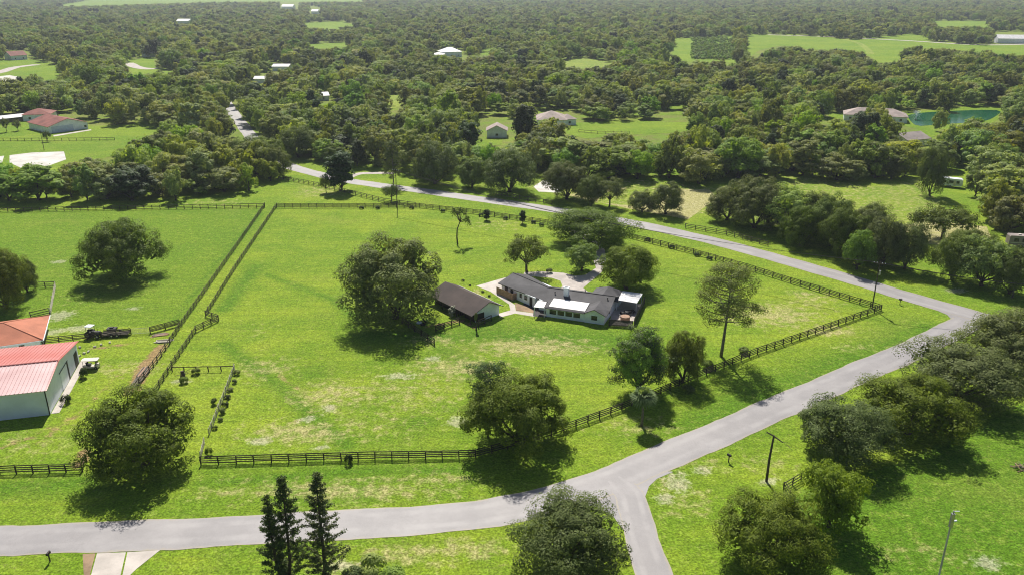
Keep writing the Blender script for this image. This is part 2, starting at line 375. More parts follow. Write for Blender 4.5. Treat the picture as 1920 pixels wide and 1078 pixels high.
def asphalt():
    m, t, b, o = new_mat('worn_asphalt'); geo = N(t, 'NewGeometry'); pos = geo.outputs['Position']
    n1 = noise(t, 0.12, 5, 0.6, pos); n2 = noise(t, 1.1, 5, 0.65, pos); n3 = noise(t, 9, 3, 0.7, pos)
    col = mixc(t, ramp(t, n1, 0.3, 0.7), (0.225, 0.212, 0.214), (0.305, 0.287, 0.286))
    col = mixc(t, mth(t, 'MULTIPLY', ramp(t, n2, 0.4, 0.75), 0.35), col, (0.225, 0.21, 0.21))
    col = mixc(t, mth(t, 'MULTIPLY', ramp(t, n3, 0.35, 0.75), 0.22), col, (0.39, 0.37, 0.365))
    vor = t.nodes.new('ShaderNodeTexVoronoi'); vor.feature = 'DISTANCE_TO_EDGE'; vor.inputs['Scale'].default_value = 0.16
    wob = t.nodes.new('ShaderNodeVectorMath'); wob.operation = 'ADD'
    nn = t.nodes.new('ShaderNodeTexNoise'); nn.inputs['Scale'].default_value = 0.5; t.links.new(pos, nn.inputs['Vector'])
    sc_ = t.nodes.new('ShaderNodeVectorMath'); sc_.operation = 'SCALE'; sc_.inputs['Scale'].default_value = 5.0; t.links.new(nn.outputs['Color'], sc_.inputs[0])
    t.links.new(pos, wob.inputs[0]); t.links.new(sc_.outputs[0], wob.inputs[1]); t.links.new(wob.outputs[0], vor.inputs['Vector'])
    cr = mth(t, 'SUBTRACT', 1.0, ramp(t, vor.outputs['Distance'], 0.0, 0.02))
    col = mixc(t, mth(t, 'MULTIPLY', cr, 0.12), col, (0.17, 0.155, 0.15))
    ac = N(t, 'Attribute'); ac.attribute_name = 'across'; ab = mth(t, 'ABSOLUTE', ac.outputs['Fac'])
    trk = mth(t, 'SUBTRACT', 1.0, ramp(t, mth(t, 'ABSOLUTE', mth(t, 'SUBTRACT', ab, 0.5)), 0.05, 0.28))
    col = mixc(t, mth(t, 'MULTIPLY', trk, mth(t, 'MULTIPLY', ramp(t, noise(t, 0.25, 3, .6, pos), .3, .7), 0.55)), col, (0.37, 0.35, 0.345))
    edg = ramp(t, mth(t, 'ADD', ab, mth(t, 'MULTIPLY', mth(t, 'SUBTRACT', n2, 0.5), 0.35)), 0.86, 1.0)
    col = mixc(t, mth(t, 'MULTIPLY', edg, 0.6), col, (0.36, 0.31, 0.21))
    t.links.new(col, b.inputs['Base Color']); b.inputs['Roughness'].default_value = 0.6; b.inputs['Specular IOR Level'].default_value = 0.36
    bump(t, b, n3, 0.25, 0.02); return m
M['asphalt'] = asphalt()
ROAD_A = [(-160, 1018), (0, 1013), (300, 1001), (600, 985), (850, 969), (960, 954), (1060, 928), (1150, 897), (1220, 868), (1300, 833), (1400, 790), (1500, 746), (1600, 703), (1700, 660), (1765, 630), (1815, 603)]
ROAD_B = [(2300, 700), (2050, 640), (1930, 618), (1850, 597), (1780, 578), (1700, 556), (1600, 525), (1500, 497), (1400, 468.5), (1300, 443.5), (1200, 421.5), (1100, 403.5), (1000, 388), (900, 374), (800, 359.5), (700, 346.5), (640, 337), (580, 323), (530, 307), (500, 288), (472, 258), (448, 226), (430, 202), (424, 192)]
ROAD_C = [(1150, 897), (1180, 925), (1190, 960), (1203, 1010), (1226, 1080), (1245, 1150), (1260, 1240)]
ribbon('road', ROAD_A, 6.1, 0.030, M['asphalt'], 1)
ribbon('road', ROAD_B, 6.1, 0.036, M['asphalt'], 2)
ribbon('road', ROAD_C, 4.3, 0.042, M['asphalt'], 3)
sheet('road_corner', GL([(1262, 884), (1232, 897), (1217, 911), (1210, 930), (1209, 950), (1212, 968), (1180, 950), (1165, 915), (1215, 880)]), 0.026, M['asphalt'])
sheet('road_corner', GL([(1755, 622), (1780, 610), (1785, 600), (1776, 590), (1755, 581), (1800, 580), (1850, 600), (1800, 630)]), 0.024, M['asphalt'])
sheet('road_corner', GL([(1080, 945), (1120, 950), (1150, 968), (1168, 992), (1200, 960), (1170, 905), (1100, 915)]), 0.022, M['asphalt'])
ribbon('side_track', [(640, 340), (660, 331), (676, 326), (700, 325), (740, 325)], 3.2, 0.028, M['paver'], 4, 0.3)

# concrete slabs of the driveway mouth beside the lower road
apron = tag(bpy.data.objects.new('driveway', None), kind='structure'); COL.objects.link(apron)
def slab_piece(name, px, mat, parent, z=0.035):
    mb = MB(); mb.slab([(p.x, p.y, z) for p in GL(px)], 0.08); return mb.build(name, mat, parent)
slab_piece('concrete_slab', [(182, 1037), (236, 1035), (222, 1095), (166, 1095)], M['concrete'], apron)
slab_piece('concrete_slab', [(239, 1035), (300, 1031), (256, 1066), (226, 1095)], M['concrete'], apron)
slab_piece('gravel_strip', [(155, 1038), (179, 1037), (164, 1095), (158, 1095)], M['dirtpath'], apron, 0.028)
# paving round the house
def s5(l): return [(600 + x / 2.695, 280 + y / 2.695) for x, y in l]
sheet('house_driveway', GL(s5([(1030, 622), (1130, 618), (1230, 625), (1290, 640), (1340, 635), (1395, 600), (1380, 560), (1400, 500), (1300, 430), (1240, 400), (1290, 395), (1360, 430), (1440, 510), (1445, 560), (1425, 620), (1330, 700), (1380, 740), (1150, 740), (1215, 705), (1225, 690), (1215, 665), (1170, 650), (1040, 640)])), 0.016, M['paver'])
sheet('house_path', GL(s5([(790, 690), (930, 650), (1040, 628), (1000, 690), (895, 708), (955, 765), (985, 785), (990, 815), (1085, 828), (1085, 845), (985, 828), (910, 848), (900, 830), (962, 812), (955, 782), (860, 718)])), 0.012, M['concrete'])
sheet('garden_bed', GL(s5([(985, 775), (1080, 800), (1085, 826), (992, 814)])), 0.008, M['dirtpath'])

sheet('dark_deck', [Vector(p) for p in ((2.2, 161.2, 0), (4.6, 157.6, 0), (4.4, 154.6, 0), (7.2, 153.9, 0), (8.2, 157.2, 0), (4.0, 162.8, 0))], 0.02, M['darkfence'])  # dark sheet painting in the shade under the awning and west wing front
# meadows, lawns and ponds seen between the woods (outlines as they show)
CLEAR = [
 [(100, 13), (170, 1), (500, -2), (680, -2), (680, 4), (400, 5), (160, 12)],
 [(573, 43), (640, 41), (668, 49), (630, 54), (580, 55)],
 [(578, 83), (650, 80), (655, 88), (580, 91)],
 [(-20, 116), (60, 114), (108, 124), (113, 140), (90, 150), (43, 141), (-20, 158)],
 [(236, 116), (287, 109), (291, 127), (337, 134), (320, 140), (253, 138)],
 [(-40, 224), (60, 224), (95, 240), (165, 240), (235, 236), (300, 234), (292, 250), (240, 264), (215, 288), (120, 306), (-40, 312)],
 [(728, 180), (755, 175), (757, 197), (733, 203)],
 [(900, 93), (920, 92), (915, 107), (905, 107)],
 [(1060, 112), (1097, 108), (1157, 119), (1150, 127), (1055, 128)],
 [(1067, 233), (1180, 228), (1282, 231), (1290, 246), (1170, 252), (1105, 258), (1070, 250)],
 [(857, 265), (940, 262), (937, 271), (860, 275)],
 [(1255, 197), (1285, 198), (1283, 215), (1258, 213)],
 [(1405, 66), (1500, 67), (1600, 75), (1700, 66), (1722, 66), (1740, 79), (1840, 86), (1960, 83), (1960, 108), (1840, 98), (1760, 91), (1700, 90), (1672, 120), (1655, 118), (1620, 98), (1520, 91), (1480, 86), (1440, 93), (1415, 112), (1405, 100)],
 [(1266, 74), (1375, 68), (1376, 116), (1290, 114), (1262, 110)],
 [(1753, 40), (1850, 40), (1852, 52), (1757, 51)],
 [(1549, 211), (1580, 212), (1578, 228), (1562, 228)],
 [(1690, 214), (1760, 205), (1850, 198), (1884, 201), (1884, 212), (1850, 226), (1812, 222), (1790, 209), (1758, 209), (1750, 232), (1712, 236), (1696, 226)],
 [(1708, 257), (1742, 242), (1764, 250), (1740, 260)],
 [(424, 208), (438, 208), (476, 258), (446, 258), (428, 218)],
 [(1758, 318), (1818, 318), (1818, 364), (1758, 360)],
 [(815, 98), (868, 94), (875, 108), (815, 110)], [(332, 36), (356, 36), (356, 45), (332, 45)], [(508, 120), (542, 120), (542, 134), (508, 134)],
 [(476, 147), (498, 147), (498, 156), (476, 156)], [(594, 176), (622, 176), (622, 190), (594, 190)], [(905, 222), (962, 222), (962, 265), (905, 265)], [(1000, 206), (1083, 206), (1083, 229), (1000, 229)],
 [(1585, 213), (1612, 211), (1612, 220), (1585, 220)], [(1668, 206), (1710, 214), (1705, 224), (1668, 216)], [(1698, 256), (1738, 256), (1738, 268), (1698, 268)], [(1864, 60), (1930, 60), (1930, 82), (1864, 82)], [(10, 95), (55, 95), (55, 115), (10, 115)], [(525, 6), (560, 6), (560, 18), (525, 18)], [(580, 14), (600, 14), (600, 27), (580, 27)], [(1035, 205), (1080, 205), (1080, 228), (1035, 228)],
]
def grown(px, k):
    cx = sum(p[0] for p in px) / len(px); cy = sum(p[1] for p in px) / len(px)
    return [(cx + (x - cx) * k, cy + (y - cy) * k + (1.5 if y > cy else 0)) for x, y in px]
for i, c in enumerate(CLEAR[:18]):
    if i in (16,): continue
    if min(p[1] for p in c) < 1: c = [(x, max(y, -8)) for x, y in c]
    sheet('meadow', GL(grown(c, 1.08)), 0.05 + 0.003 * i, M['field_dry'] if i in (6, 8) else M['field'])
FIELD_R = [(985, 352), (1010, 338), (1200, 338), (1340, 352), (1480, 330), (1640, 350), (1720, 335), (1765, 385), (1830, 420), (1730, 450), (1640, 470), (1400, 410), (1200, 392), (1080, 376)]
sheet('meadow', GL(FIELD_R), 0.010, M['field_dry'])
sheet('meadow', GL([(1680, 216), (1760, 205), (1850, 197), (1890, 200), (1892, 214), (1850, 236), (1740, 246), (1690, 236)]), 0.04, M['field'])
# pond
def water():
    m, t, b, o = new_mat('pond_water'); geo = N(t, 'NewGeometry')
    n1 = noise(t, 0.08, 3, 0.5, geo.outputs['Position'])
    t.links.new(mixc(t, ramp(t, n1, 0.3, 0.7), (0.010, 0.085, 0.040), (0.025, 0.125, 0.060)), b.inputs['Base Color'])
    b.inputs['Roughness'].default_value = 0.12; b.inputs['IOR'].default_value = 1.33
    bump(t, b, noise(t, 1.6, 3, 0.6, geo.outputs['Position']), 0.25, 0.06); return m
M['water'] = water()
POND = [(1700, 218), (1722, 213), (1780, 209), (1850, 207), (1876, 210), (1852, 226), (1810, 231), (1742, 236), (1716, 235)]
def ring(px): return spline(GL(px + px[:1]), 3.0)[:-1]
sheet('pond', ring(POND), 0.09, M['water'])
ribbon('far_road', [(-40, 145), (0, 136), (30, 127), (70, 122)], 9, 0.12, M['paver'], 5, 0.3)
ribbon('far_road', [(240, 119), (258, 127), (280, 130), (300, 129)], 9, 0.13, M['paver'], 6, 0.3)
ribbon('far_road', [(1560, 70), (1605, 80), (1625, 92), (1632, 102)], 7, 0.12, M['field_dry'], 7, 0.3)
ribbon('far_road', [(1440, 66), (1560, 70), (1700, 77), (1840, 85), (1960, 82)], 9, 0.125, M['paver'], 8, 0.3)
sheet('concrete_pad', GL([(100, 254.5), (170, 243.5), (172, 245), (101, 257)]), 0.09, M['concrete'])
sheet('gravel_yard', GL([(18, 292), (60, 287), (120, 285), (124, 300), (90, 312), (40, 316), (18, 306)]), 0.085, M['sand'])
sheet('gravel_yard', GL([(-20, 296), (8, 293), (4, 306), (-20, 310)]), 0.086, M['sand'])
sheet('gravel_yard', GL([(-20, 146), (18, 142), (40, 146), (10, 156), (-20, 160)]), 0.135, M['sand'])
sheet('bare_ground', GL([(1000, 350), (1020, 338), (1060, 345), (1050, 362), (1010, 360)]), 0.014, M['sand'])
sheet('bare_ground', GL([(1060, 366), (1150, 352), (1330, 356), (1345, 372), (1290, 412), (1180, 392)]), 0.0115, M['bare'])
sheet('bare_ground', GL([(1690, 425), (1740, 412), (1850, 425), (1860, 450), (1760, 462), (1700, 448)]), 0.0117, M['bare'])
sheet('bare_ground', GL([(1130, 362), (1200, 350), (1260, 362), (1200, 388), (1120, 380)]), 0.013, M['field_dry'])

# ================================================================ trees
def unit(n, g):
    v = g.normal(size=(n, 3)); return v / np.linalg.norm(v, axis=1, keepdims=True)
def leaf_quads(c, nrm, size, g, aspect=0.62):
    """diamond shaped leaf sprays at c facing nrm"""
    n = len(c); r_ = unit(n, g); a = np.cross(nrm, r_); a /= np.linalg.norm(a, axis=1, keepdims=True) + 1e-9
    b = np.cross(nrm, a); s = size[:, None] if hasattr(size, '__len__') else size
    k = nrm * (s * g.uniform(-0.18, 0.18, (n, 1)))
    v = np.stack([c - a * s * 0.5 + k, c + b * s * 0.5 * aspect, c + a * s * 0.5 + k, c - b * s * 0.5 * aspect], 1).reshape(-1, 3)
    return v, np.arange(n * 4, dtype=np.int32).reshape(n, 4)
def clump_leaves(cent, rad, per, size, g, centre, flat=0.75, up=0.45, inner=0.14):
    """leaves in the outer shells of many small clumps"""
    k = len(cent); n = k * per
    d = unit(n, g); ci = np.repeat(cent, per, 0); ri = np.repeat(rad, per)
    outw = ci - centre; outw /= np.linalg.norm(outw, axis=1, keepdims=True) + 1e-6
    d = d + outw * 0.55; d[:, 2] += 0.15; d /= np.linalg.norm(d, axis=1, keepdims=True)
    rr = ri * np.where(g.random(n) < inner, g.uniform(0.35, 0.8, n), g.uniform(0.88, 1.07, n))
    p = ci + d * rr[:, None] * np.array([1, 1, flat])
    nr = d * 1.0 + outw * 0.15 + unit(n, g) * 0.27; nr[:, 2] += up; nr /= np.linalg.norm(nr, axis=1, keepdims=True)
    return leaf_quads(p, nr, size * g.uniform(0.6, 1.35, n), g)
def merge(parts):
    vs_, fs, o = [], [], 0
    for v, f in parts: vs_.append(v); fs.append(f + o); o += len(v)
    return np.concatenate(vs_), np.concatenate(fs)
def limb_tree(mb, h, r0, tips, g, fork=0.3, sides=7):
    mb.tube([(0, 0, -0.15), (0.02 * h, 0.01 * h, h * 0.06), (0.02 * h, 0, h * fork)], [r0 * 1.45, r0, r0 * 0.85], sides)
    for tp in tips:
        a = np.array([0.02 * h, 0, h * fork * 0.9]); m = (a + tp) / 2 + g.normal(size=3) * 0.06 * h; m[2] -= 0.02 * h
        q1 = a * 0.6 + m * 0.4
        mb.tube([a, q1, m, tp], [r0 * 0.62, r0 * 0.45, r0 * 0.3, r0 * 0.1], 5, False)
def make_oak(name, seed, rad, h, lobes, clumps, per, leaf, mat, low=0.22, spread=1.0, trunk=True, squash=1.0, bot=-0.6):
    """broad crown built from big uneven lobes, each of many clumps"""
    g = np.random.default_rng(seed); cz = h * (low + (1 - low) * 0.42); vz = h * (1 - low) * 0.56 * squash
    L = []; Lr = []
    for i in range(lobes):
        th = 2 * math.pi * (i * 0.618 + g.uniform(-.1, .1)); u = (i + 0.5) / lobes
        ph = math.asin(max(-.98, min(0.98, bot + (0.96 - bot) * u))); q = g.uniform(0.46, 0.70)
        L.append((math.cos(th) * math.cos(ph) * rad * q * spread, math.sin(th) * math.cos(ph) * rad * q * spread, cz + math.sin(ph) * vz * q)); Lr.append(rad * g.uniform(0.34, 0.50))
    L = np.array(L); Lr = np.array(Lr); centre = np.array([0, 0, cz - 0.15 * h])
    ce, cr = [], []
    for c, r in zip(L, Lr):
        d = unit(clumps, g); outw = (c - centre) / (np.linalg.norm(c - centre) + 1e-6)
        d = d + outw * 0.45; d[:, 2] += 0.12; d /= np.linalg.norm(d, axis=1, keepdims=True)
        ce.append(c + d * r * g.uniform(0.70, 1.06, (clumps, 1)) * np.array([1, 1, 0.8])); cr.append(r * g.uniform(0.30, 0.52, clumps))
    ce = np.concatenate(ce); cr = np.concatenate(cr)
    ce[:, 2] = np.maximum(ce[:, 2], h * low * 0.85 + g.uniform(0, 0.06 * h, len(ce)))
    parts = [clump_leaves(ce, cr, per, leaf, g, centre)]
    # a few big inner sprays close the heart of the crown
    n = lobes * 110; d = unit(n, g); ci = np.repeat(L, 110, 0); ri = np.repeat(Lr, 110)
    parts.append(leaf_quads(ci + d * (ri * g.uniform(0.25, 0.78, n))[:, None] * np.array([1, 1, .75]), unit(n, g), np.maximum(leaf * 2.2, rad * .12) * g.uniform(.7, 1.2, n), g))
    # stray twigs past the outline
    n = max(20, len(ce) // 2); idx = g.integers(0, len(ce), n); o_ = ce[idx] - centre; o_ /= np.linalg.norm(o_, axis=1, keepdims=True)
    tw = np.repeat(ce[idx] + o_ * (cr[idx] * g.uniform(0.95, 1.2, n))[:, None], 3, 0) + g.normal(size=(n * 3, 3)) * leaf * 0.6
    parts.append(leaf_quads(tw, unit(n * 3, g), leaf * g.uniform(.5, 1.0, n * 3), g))
    v, f = merge(parts)
    # true extent: scale to the asked half width and height
    kz = h / np.percentile(v[:, 2], 98.5); kr = rad / np.percentile(np.abs(v[:, :2]), 98.0)
    v *= np.array([kr, kr, kz]); L = L * np.array([kr, kr, kz])
    crown = np_mesh(name + '_crown', v, f); crown.materials.append(mat)
    mb = MB(); limb_tree(mb, h, rad * 0.062, [L[i] for i in range(0, lobes, max(1, lobes // 7))], g, low * 1.05)
    return crown, mb.mesh(name + '_trunk', M['bark'], True)
def make_pine(name, seed, h, rad, n_br, per, leaf, mat, first=0.42, droop=0.0, puff=1.0, qs=(0.62, 0.85, 1.0)):
    g = np.random.default_rng(seed); mb = MB()
    bend = g.normal(size=2) * 0.03 * h
    tp = lambda t: np.array([bend[0] * math.sin(t * 2.4), bend[1] * math.sin(t * 2.0), h * t])
    mb.tube([tp(t) - np.array([0, 0, 0.15 if t == 0 else 0]) for t in np.linspace(0, 0.97, 8)], [0.019 * h * (1.05 - 0.85 * t) for t in np.linspace(0, 1, 8)], 7)
    ce, cr = [], []
    for i in range(n_br):
        t = first + (0.97 - first) * (i + g.uniform(0, 1)) / n_br; th = i * 2.4 + g.uniform(-.5, .5)
        l = rad * (0.45 + 0.75 * math.sin(math.pi * min(1, (t - first) / (1 - first) * 0.72 + 0.28))) * g.uniform(0.55, 1.1)
        a = tp(t); tip = a + np.array([math.cos(th) * l, math.sin(th) * l, l * g.uniform(0.05, 0.5) - droop * l]); m = a * 0.5 + tip * 0.5 + np.array([0, 0, -0.06 * l])
        mb.tube([a, m, tip], [0.0065 * h, 0.005 * h, 0.002 * h], 4, False)
        for q in qs:
            if g.random() < 0.9:
                ce.append(a + (tip - a) * q + g.normal(size=3) * 0.10 * rad); cr.append(rad * g.uniform(0.19, 0.34) * puff)
    ce = np.array(ce); cr = np.array(cr)
    v, f = clump_leaves(ce, cr, per, leaf, g, np.array([0, 0, h * 0.6]), 0.7, 0.2, 0.3)
    crown = np_mesh(name + '_crown', v, f); crown.materials.append(mat)
    return crown, mb.mesh(name + '_trunk', M['bark_grey'], True)
def make_tier_pine(name, seed, h, rad, leaders):
    """slim araucaria: whorls of short upswept boughs up one or two straight stems"""
    g = np.random.default_rng(seed); mb = MB(); P_, Nn, S = [], [], []
    for (ox, oy, hh, rs) in leaders:
        mb.tube([(0, 0, -0.1), (ox * .8, oy * .8, hh * .25), (ox, oy, hh * .6), (ox, oy, hh)], [0.2, 0.16, 0.11, 0.02], 7)
        z = hh * 0.10
        while z < hh * 0.985:
            t = z / hh; l = rad * rs * (1.0 - t ** 1.7) * 0.95 + 0.25; nb = 5; off = g.uniform(0, 6); sx, sy = ox * min(1, t * 3), oy * min(1, t * 3)
            for b in range(nb):
                if g.random() < 0.2: continue
                th = off + b * 2 * math.pi / nb + g.uniform(-.35, .35); lb = l * g.uniform(0.5, 1.3)
                dx, dy = math.cos(th), math.sin(th); up = g.uniform(0.1, 0.75)
                mb.tube([(sx, sy, z), (sx + dx * lb, sy + dy * lb, z + lb * up)], [0.035, 0.012], 4, False)
                k = int(46 + 62 * lb); s = g.uniform(0.35, 1.08, k)
                c = np.stack([sx + dx * lb * s, sy + dy * lb * s, z + lb * up * s ** 1.5], 1) + g.normal(size=(k, 3)) * np.array([0.10, 0.10, 0.10])
                P_.append(c); nn = unit(k, g) * 0.8; nn[:, 2] += 0.5; Nn.append(nn / np.linalg.norm(nn, axis=1, keepdims=True)); S.append(g.uniform(.10, .24, k))
            z += g.uniform(0.34, 0.62)
    v, f = leaf_quads(np.concatenate(P_), np.concatenate(Nn), np.concatenate(S), g)
    crown = np_mesh(name + '_crown', v, f); crown.materials.append(M['leaf_araucaria'])
    return crown, mb.mesh(name + '_trunk', M['bark'], True)
def make_palm(name, seed, h, fr=1.5, n_fr=34):
    g = np.random.default_rng(seed); mb = MB()
    mb.tube([(0, 0, -0.1), (0.06, 0.02, h * .3), (0.02, -0.03, h * .65), (0, 0, h)], [0.24, 0.18, 0.17, 0.21], 9)
    V, Fc = [], []
    for i in range(n_fr):
        th = i * 2.4; el = g.uniform(-0.75, 1.4); l = fr * g.uniform(0.75, 1.1)
        d = np.array([math.cos(th) * math.cos(el), math.sin(th) * math.cos(el), math.sin(el)]); side = np.array([-math.sin(th), math.cos(th), 0])
        hub = np.array([0, 0, h]) + d * l * 0.18
        for k in range(-5, 6):      # fan of strips, drooping at the tips
            a = k * 0.24; dd = d * math.cos(a) + side * math.sin(a); e = hub + dd * l * 0.55; tip = hub + dd * l * 0.92 + np.array([0, 0, -0.22 * l])
            wv = np.cross(dd, d + np.array([0, 0, .3])); wv = wv / (np.linalg.norm(wv) + 1e-6) if abs(a) > .01 else side
            wv = np.cross(dd, np.cross(d, side)); wv /= np.linalg.norm(wv) + 1e-6
            n0 = len(V); V += [hub - wv * .02, hub + wv * .02, e + wv * .12, tip, e - wv * .12]; Fc += [(n0, n0 + 1, n0 + 2, n0 + 4), (n0 + 4, n0 + 2, n0 + 3, n0 + 3)]
    me = bpy.data.meshes.new(name + '_crown'); me.from_pydata([tuple(p) for p in V], [], [f if f[2] != f[3] else f[:3] for f in Fc]); me.materials.append(M['leaf_palm']); me.update()
    return me, mb.mesh(name + '_trunk', M['bark_grey'], True)
def make_lean(name, seed, h):
    """tall leaning stem, thin tufts and hanging moss at the ends"""
    g = np.random.default_rng(seed); mb = MB()
    st = [np.array(p) * h for p in ((0, 0, -.02), (-.02, 0, .2), (-.0, 0, .42), (.10, 0, .62), (.02, 0, .86))]
    mb.tube(st, [0.030 * h, 0.024 * h, 0.021 * h, 0.016 * h, 0.008 * h], 7)
    tips = [np.array(p) * h for p in ((.36, .03, .70), (.40, -.05, .60), (.22, .1, .92), (-.10, 0, .97), (.08, -.1, 1.0), (-.14, .06, .88), (.26, .02, .80), (.30, .1, .66), (.14, 0, .94), (-.04, -.08, .92))]
    for tp in tips: mb.tube([st[3], st[3] * .5 + tp * .5 + np.array([0, 0, .03 * h]), tp], [0.012 * h, 0.008 * h, 0.003 * h], 5, False)
    ce = np.array(tips); ce = np.concatenate([ce, ce * 0.8 + st[3] * 0.2 + g.normal(size=ce.shape) * .03 * h, ce[:4] + np.array([0, 0, -.07 * h])])
    v, f = clump_leaves(ce, np.full(len(ce), 0.075 * h), 45, 0.34, g, st[2], 1.0, 0.1, 0.3)
    crown = np_mesh(name + '_crown', v, f); crown.materials.append(M['leaf_oak'])
    return crown, mb.mesh(name + '_trunk', M['bark'], True)
# --- prototypes: (crown mesh, trunk mesh, half width, height)
PR = {}
for i in range(4): PR['oak%d' % i] = (*make_oak('oak%d' % i, 100 + i, 7.0, 11.0, 16, 11, 165, 0.25, M['leaf_oak'], 0.04), 7.0, 11.0)
for i in range(2): PR['open%d' % i] = (*make_oak('open%d' % i, 140 + i, 5.5, 9.5, 12, 10, 80, 0.25, M['leaf_oak'], 0.26, 1.15, bot=-.3), 5.5, 9.5)
for i in range(2): PR['bright%d' % i] = (*make_oak('bright%d' % i, 120 + i, 5.0, 9.0, 13, 12, 60, 0.30, M['leaf_bright'], 0.10), 5.0, 9.0)
for i in range(2): PR['cone%d' % i] = (*make_oak('cone%d' % i, 130 + i, 2.6, 8.5, 12, 12, 36, 0.30, M['leaf_dark'], 0.06, 0.7, bot=-.8), 2.6, 8.5)
PR['umbrella'] = (*make_oak('umbrella', 160, 6.0, 7.5, 13, 10, 40, 0.36, M['leaf_oak'], 0.48, 1.3, squash=0.7, bot=-.1), 6.0, 7.5)
for i in range(5): PR['wood%d' % i] = (*make_oak('wood%d' % i, 200 + i, 5.0, 9.5, (7, 9, 6, 8, 10)[i], 6, 75, 0.42, M['leaf_wood'], (0.04, 0.10)[i % 2], bot=-.9), 5.0, 9.5)
PR['wood5'] = (*make_oak('wood5', 210, 5.0, 9.5, 8, 6, 75, 0.42, M['leaf_bright'], 0.06), 5.0, 9.5)
PR['wood6'] = (*make_oak('wood6', 211, 3.6, 11.0, 8, 7, 60, 0.40, M['leaf_wood'], 0.05, 0.8, bot=-.8), 3.6, 11.0)
PR['wood7'] = (*make_oak('wood7', 212, 3.4, 9.5, 8, 7, 60, 0.38, M['leaf_bright'], 0.05, 0.8, bot=-.8), 3.4, 9.5)
PR['wood8'] = (*make_oak('wood8', 213, 3.8, 9.5, 8, 7, 60, 0.40, M['leaf_dark'], 0.05, 0.85, bot=-.7), 3.8, 9.5)
PR['pine0'] = (*make_pine('pine0', 300, 17.0, 4.6, 36, 150, 0.26, M['leaf_pine'], 0.38, puff=1.35, qs=(.7, .88, 1.0)), 5.0, 17.0)
PR['pine1'] = (*make_pine('pine1', 301, 14.0, 4.0, 50, 90, 0.28, M['leaf_pine'], 0.2), 4.4, 14.0)
PR['tier0'] = (*make_tier_pine('tier0', 310, 15.0, 1.55, ((.55, 0, 15.0, 1.0), (-.95, .2, 12.4, .8))), 2.4, 15.0)
PR['tier1'] = (*make_tier_pine('tier1', 311, 15.0, 1.75, ((0, 0, 15.0, 1.0),)), 1.9, 15.0)
PR['palm0'] = (*make_palm('palm0', 320, 5.2, 1.9, 46), 2.0, 6.4)
PR['lean'] = (*make_lean('lean', 330, 9.0), 3.0, 9.0)
def make_shrub(name, seed, mat, leaf=0.15, n=11, per=110):
    g = np.random.default_rng(seed); ce = unit(n, g) * np.array([0.5, 0.5, 0.4]); ce[:, 2] = np.abs(ce[:, 2]) + 0.38
    v, f = clump_leaves(ce, g.uniform(.28, .42, n), per, leaf, g, np.array([0, 0, 0.3]), 0.9)
    v[:, 2] = np.maximum(v[:, 2], 0.0)
    me = np_mesh(name, v, f); me.materials.append(mat); return me
SH = {'dark': make_shrub('shrub_dark', 1, M['leaf_dark']), 'green': make_shrub('shrub_green', 2, M['leaf_oak']), 'bright': make_shrub('shrub_bright', 3, M['leaf_bright']), 'pale': make_shrub('shrub_pale', 4, M['leaf_pale'], 0.3, 8, 26)}

NAMES = {'oak': ('oak_tree', 'oak tree'), 'open': ('oak_tree', 'oak tree'), 'bright': ('broadleaf_tree', 'tree'), 'cone': ('cypress_tree', 'tree'), 'umbrella': ('umbrella_tree', 'tree'), 'wood': ('woodland_tree', 'tree'), 'pine': ('pine_tree', 'pine tree'), 'tier': ('araucaria_tree', 'conifer'), 'palm': ('palm_tree', 'palm tree'), 'lean': ('leaning_tree', 'tree')}
def kname(k): return NAMES[k.rstrip('0123456789')]
TREES = []
def plant(kind, base, wid, hgt, label, rz=0.0, group=None, names=None):
    cr, tr, pr, ph = PR[kind]; nm, cat = names or kname(kind)
    t = thing(nm, (base[0], base[1], 0), label, cat, rz, group)
    s = (wid / (2 * pr), wid / (2 * pr), hgt / ph)
    link('trunk', tr, t, scale=s); link('crown', cr, t, scale=s)
    TREES.append((base[0], base[1], wid / 2)); return t
def fit(bx, by, wpx, top, low=0.3, flatv=0.5):
    """width and height in metres of a crown wpx wide whose top shows at row top"""
    b = G(bx, by); wid = wpx * (b.y * CP + CAM_H * SP) / F_PX
    if low <= 0.15:      # the row is where the skirt of the crown meets the ground, the stem stands behind it
        b = b * ((b.y + wid * 0.33) / b.y)
    rad = wid / 2 * 0.85
    th = math.atan2(CAM_H, b.y); lo_, hi_ = 1.0, 22.0
    for _ in range(40):
        hgt = (lo_ + hi_) / 2; cz = hgt * (low + (1 - low) * .45); vz = hgt * (1 - low) * .55
        k = F_PX / (b.y * CP + (CAM_H - cz) * SP)
        y = P(b.x, b.y, cz)[1] - k * math.sqrt((rad * math.sin(th)) ** 2 + (vz * math.cos(th)) ** 2)
        if y > top: lo_ = hgt
        else: hi_ = hgt
    return b, wid, hgt
def plant_px(kind, bx, by, wpx, top, label, rz=None, group=None, hmax=19, low=0.3):
    b, wid, hgt = fit(bx, by, wpx, top, low)
    return plant(kind, b, wid, min(hgt, hmax), label, rng.uniform(0, 6.28) if rz is None else rz, group)
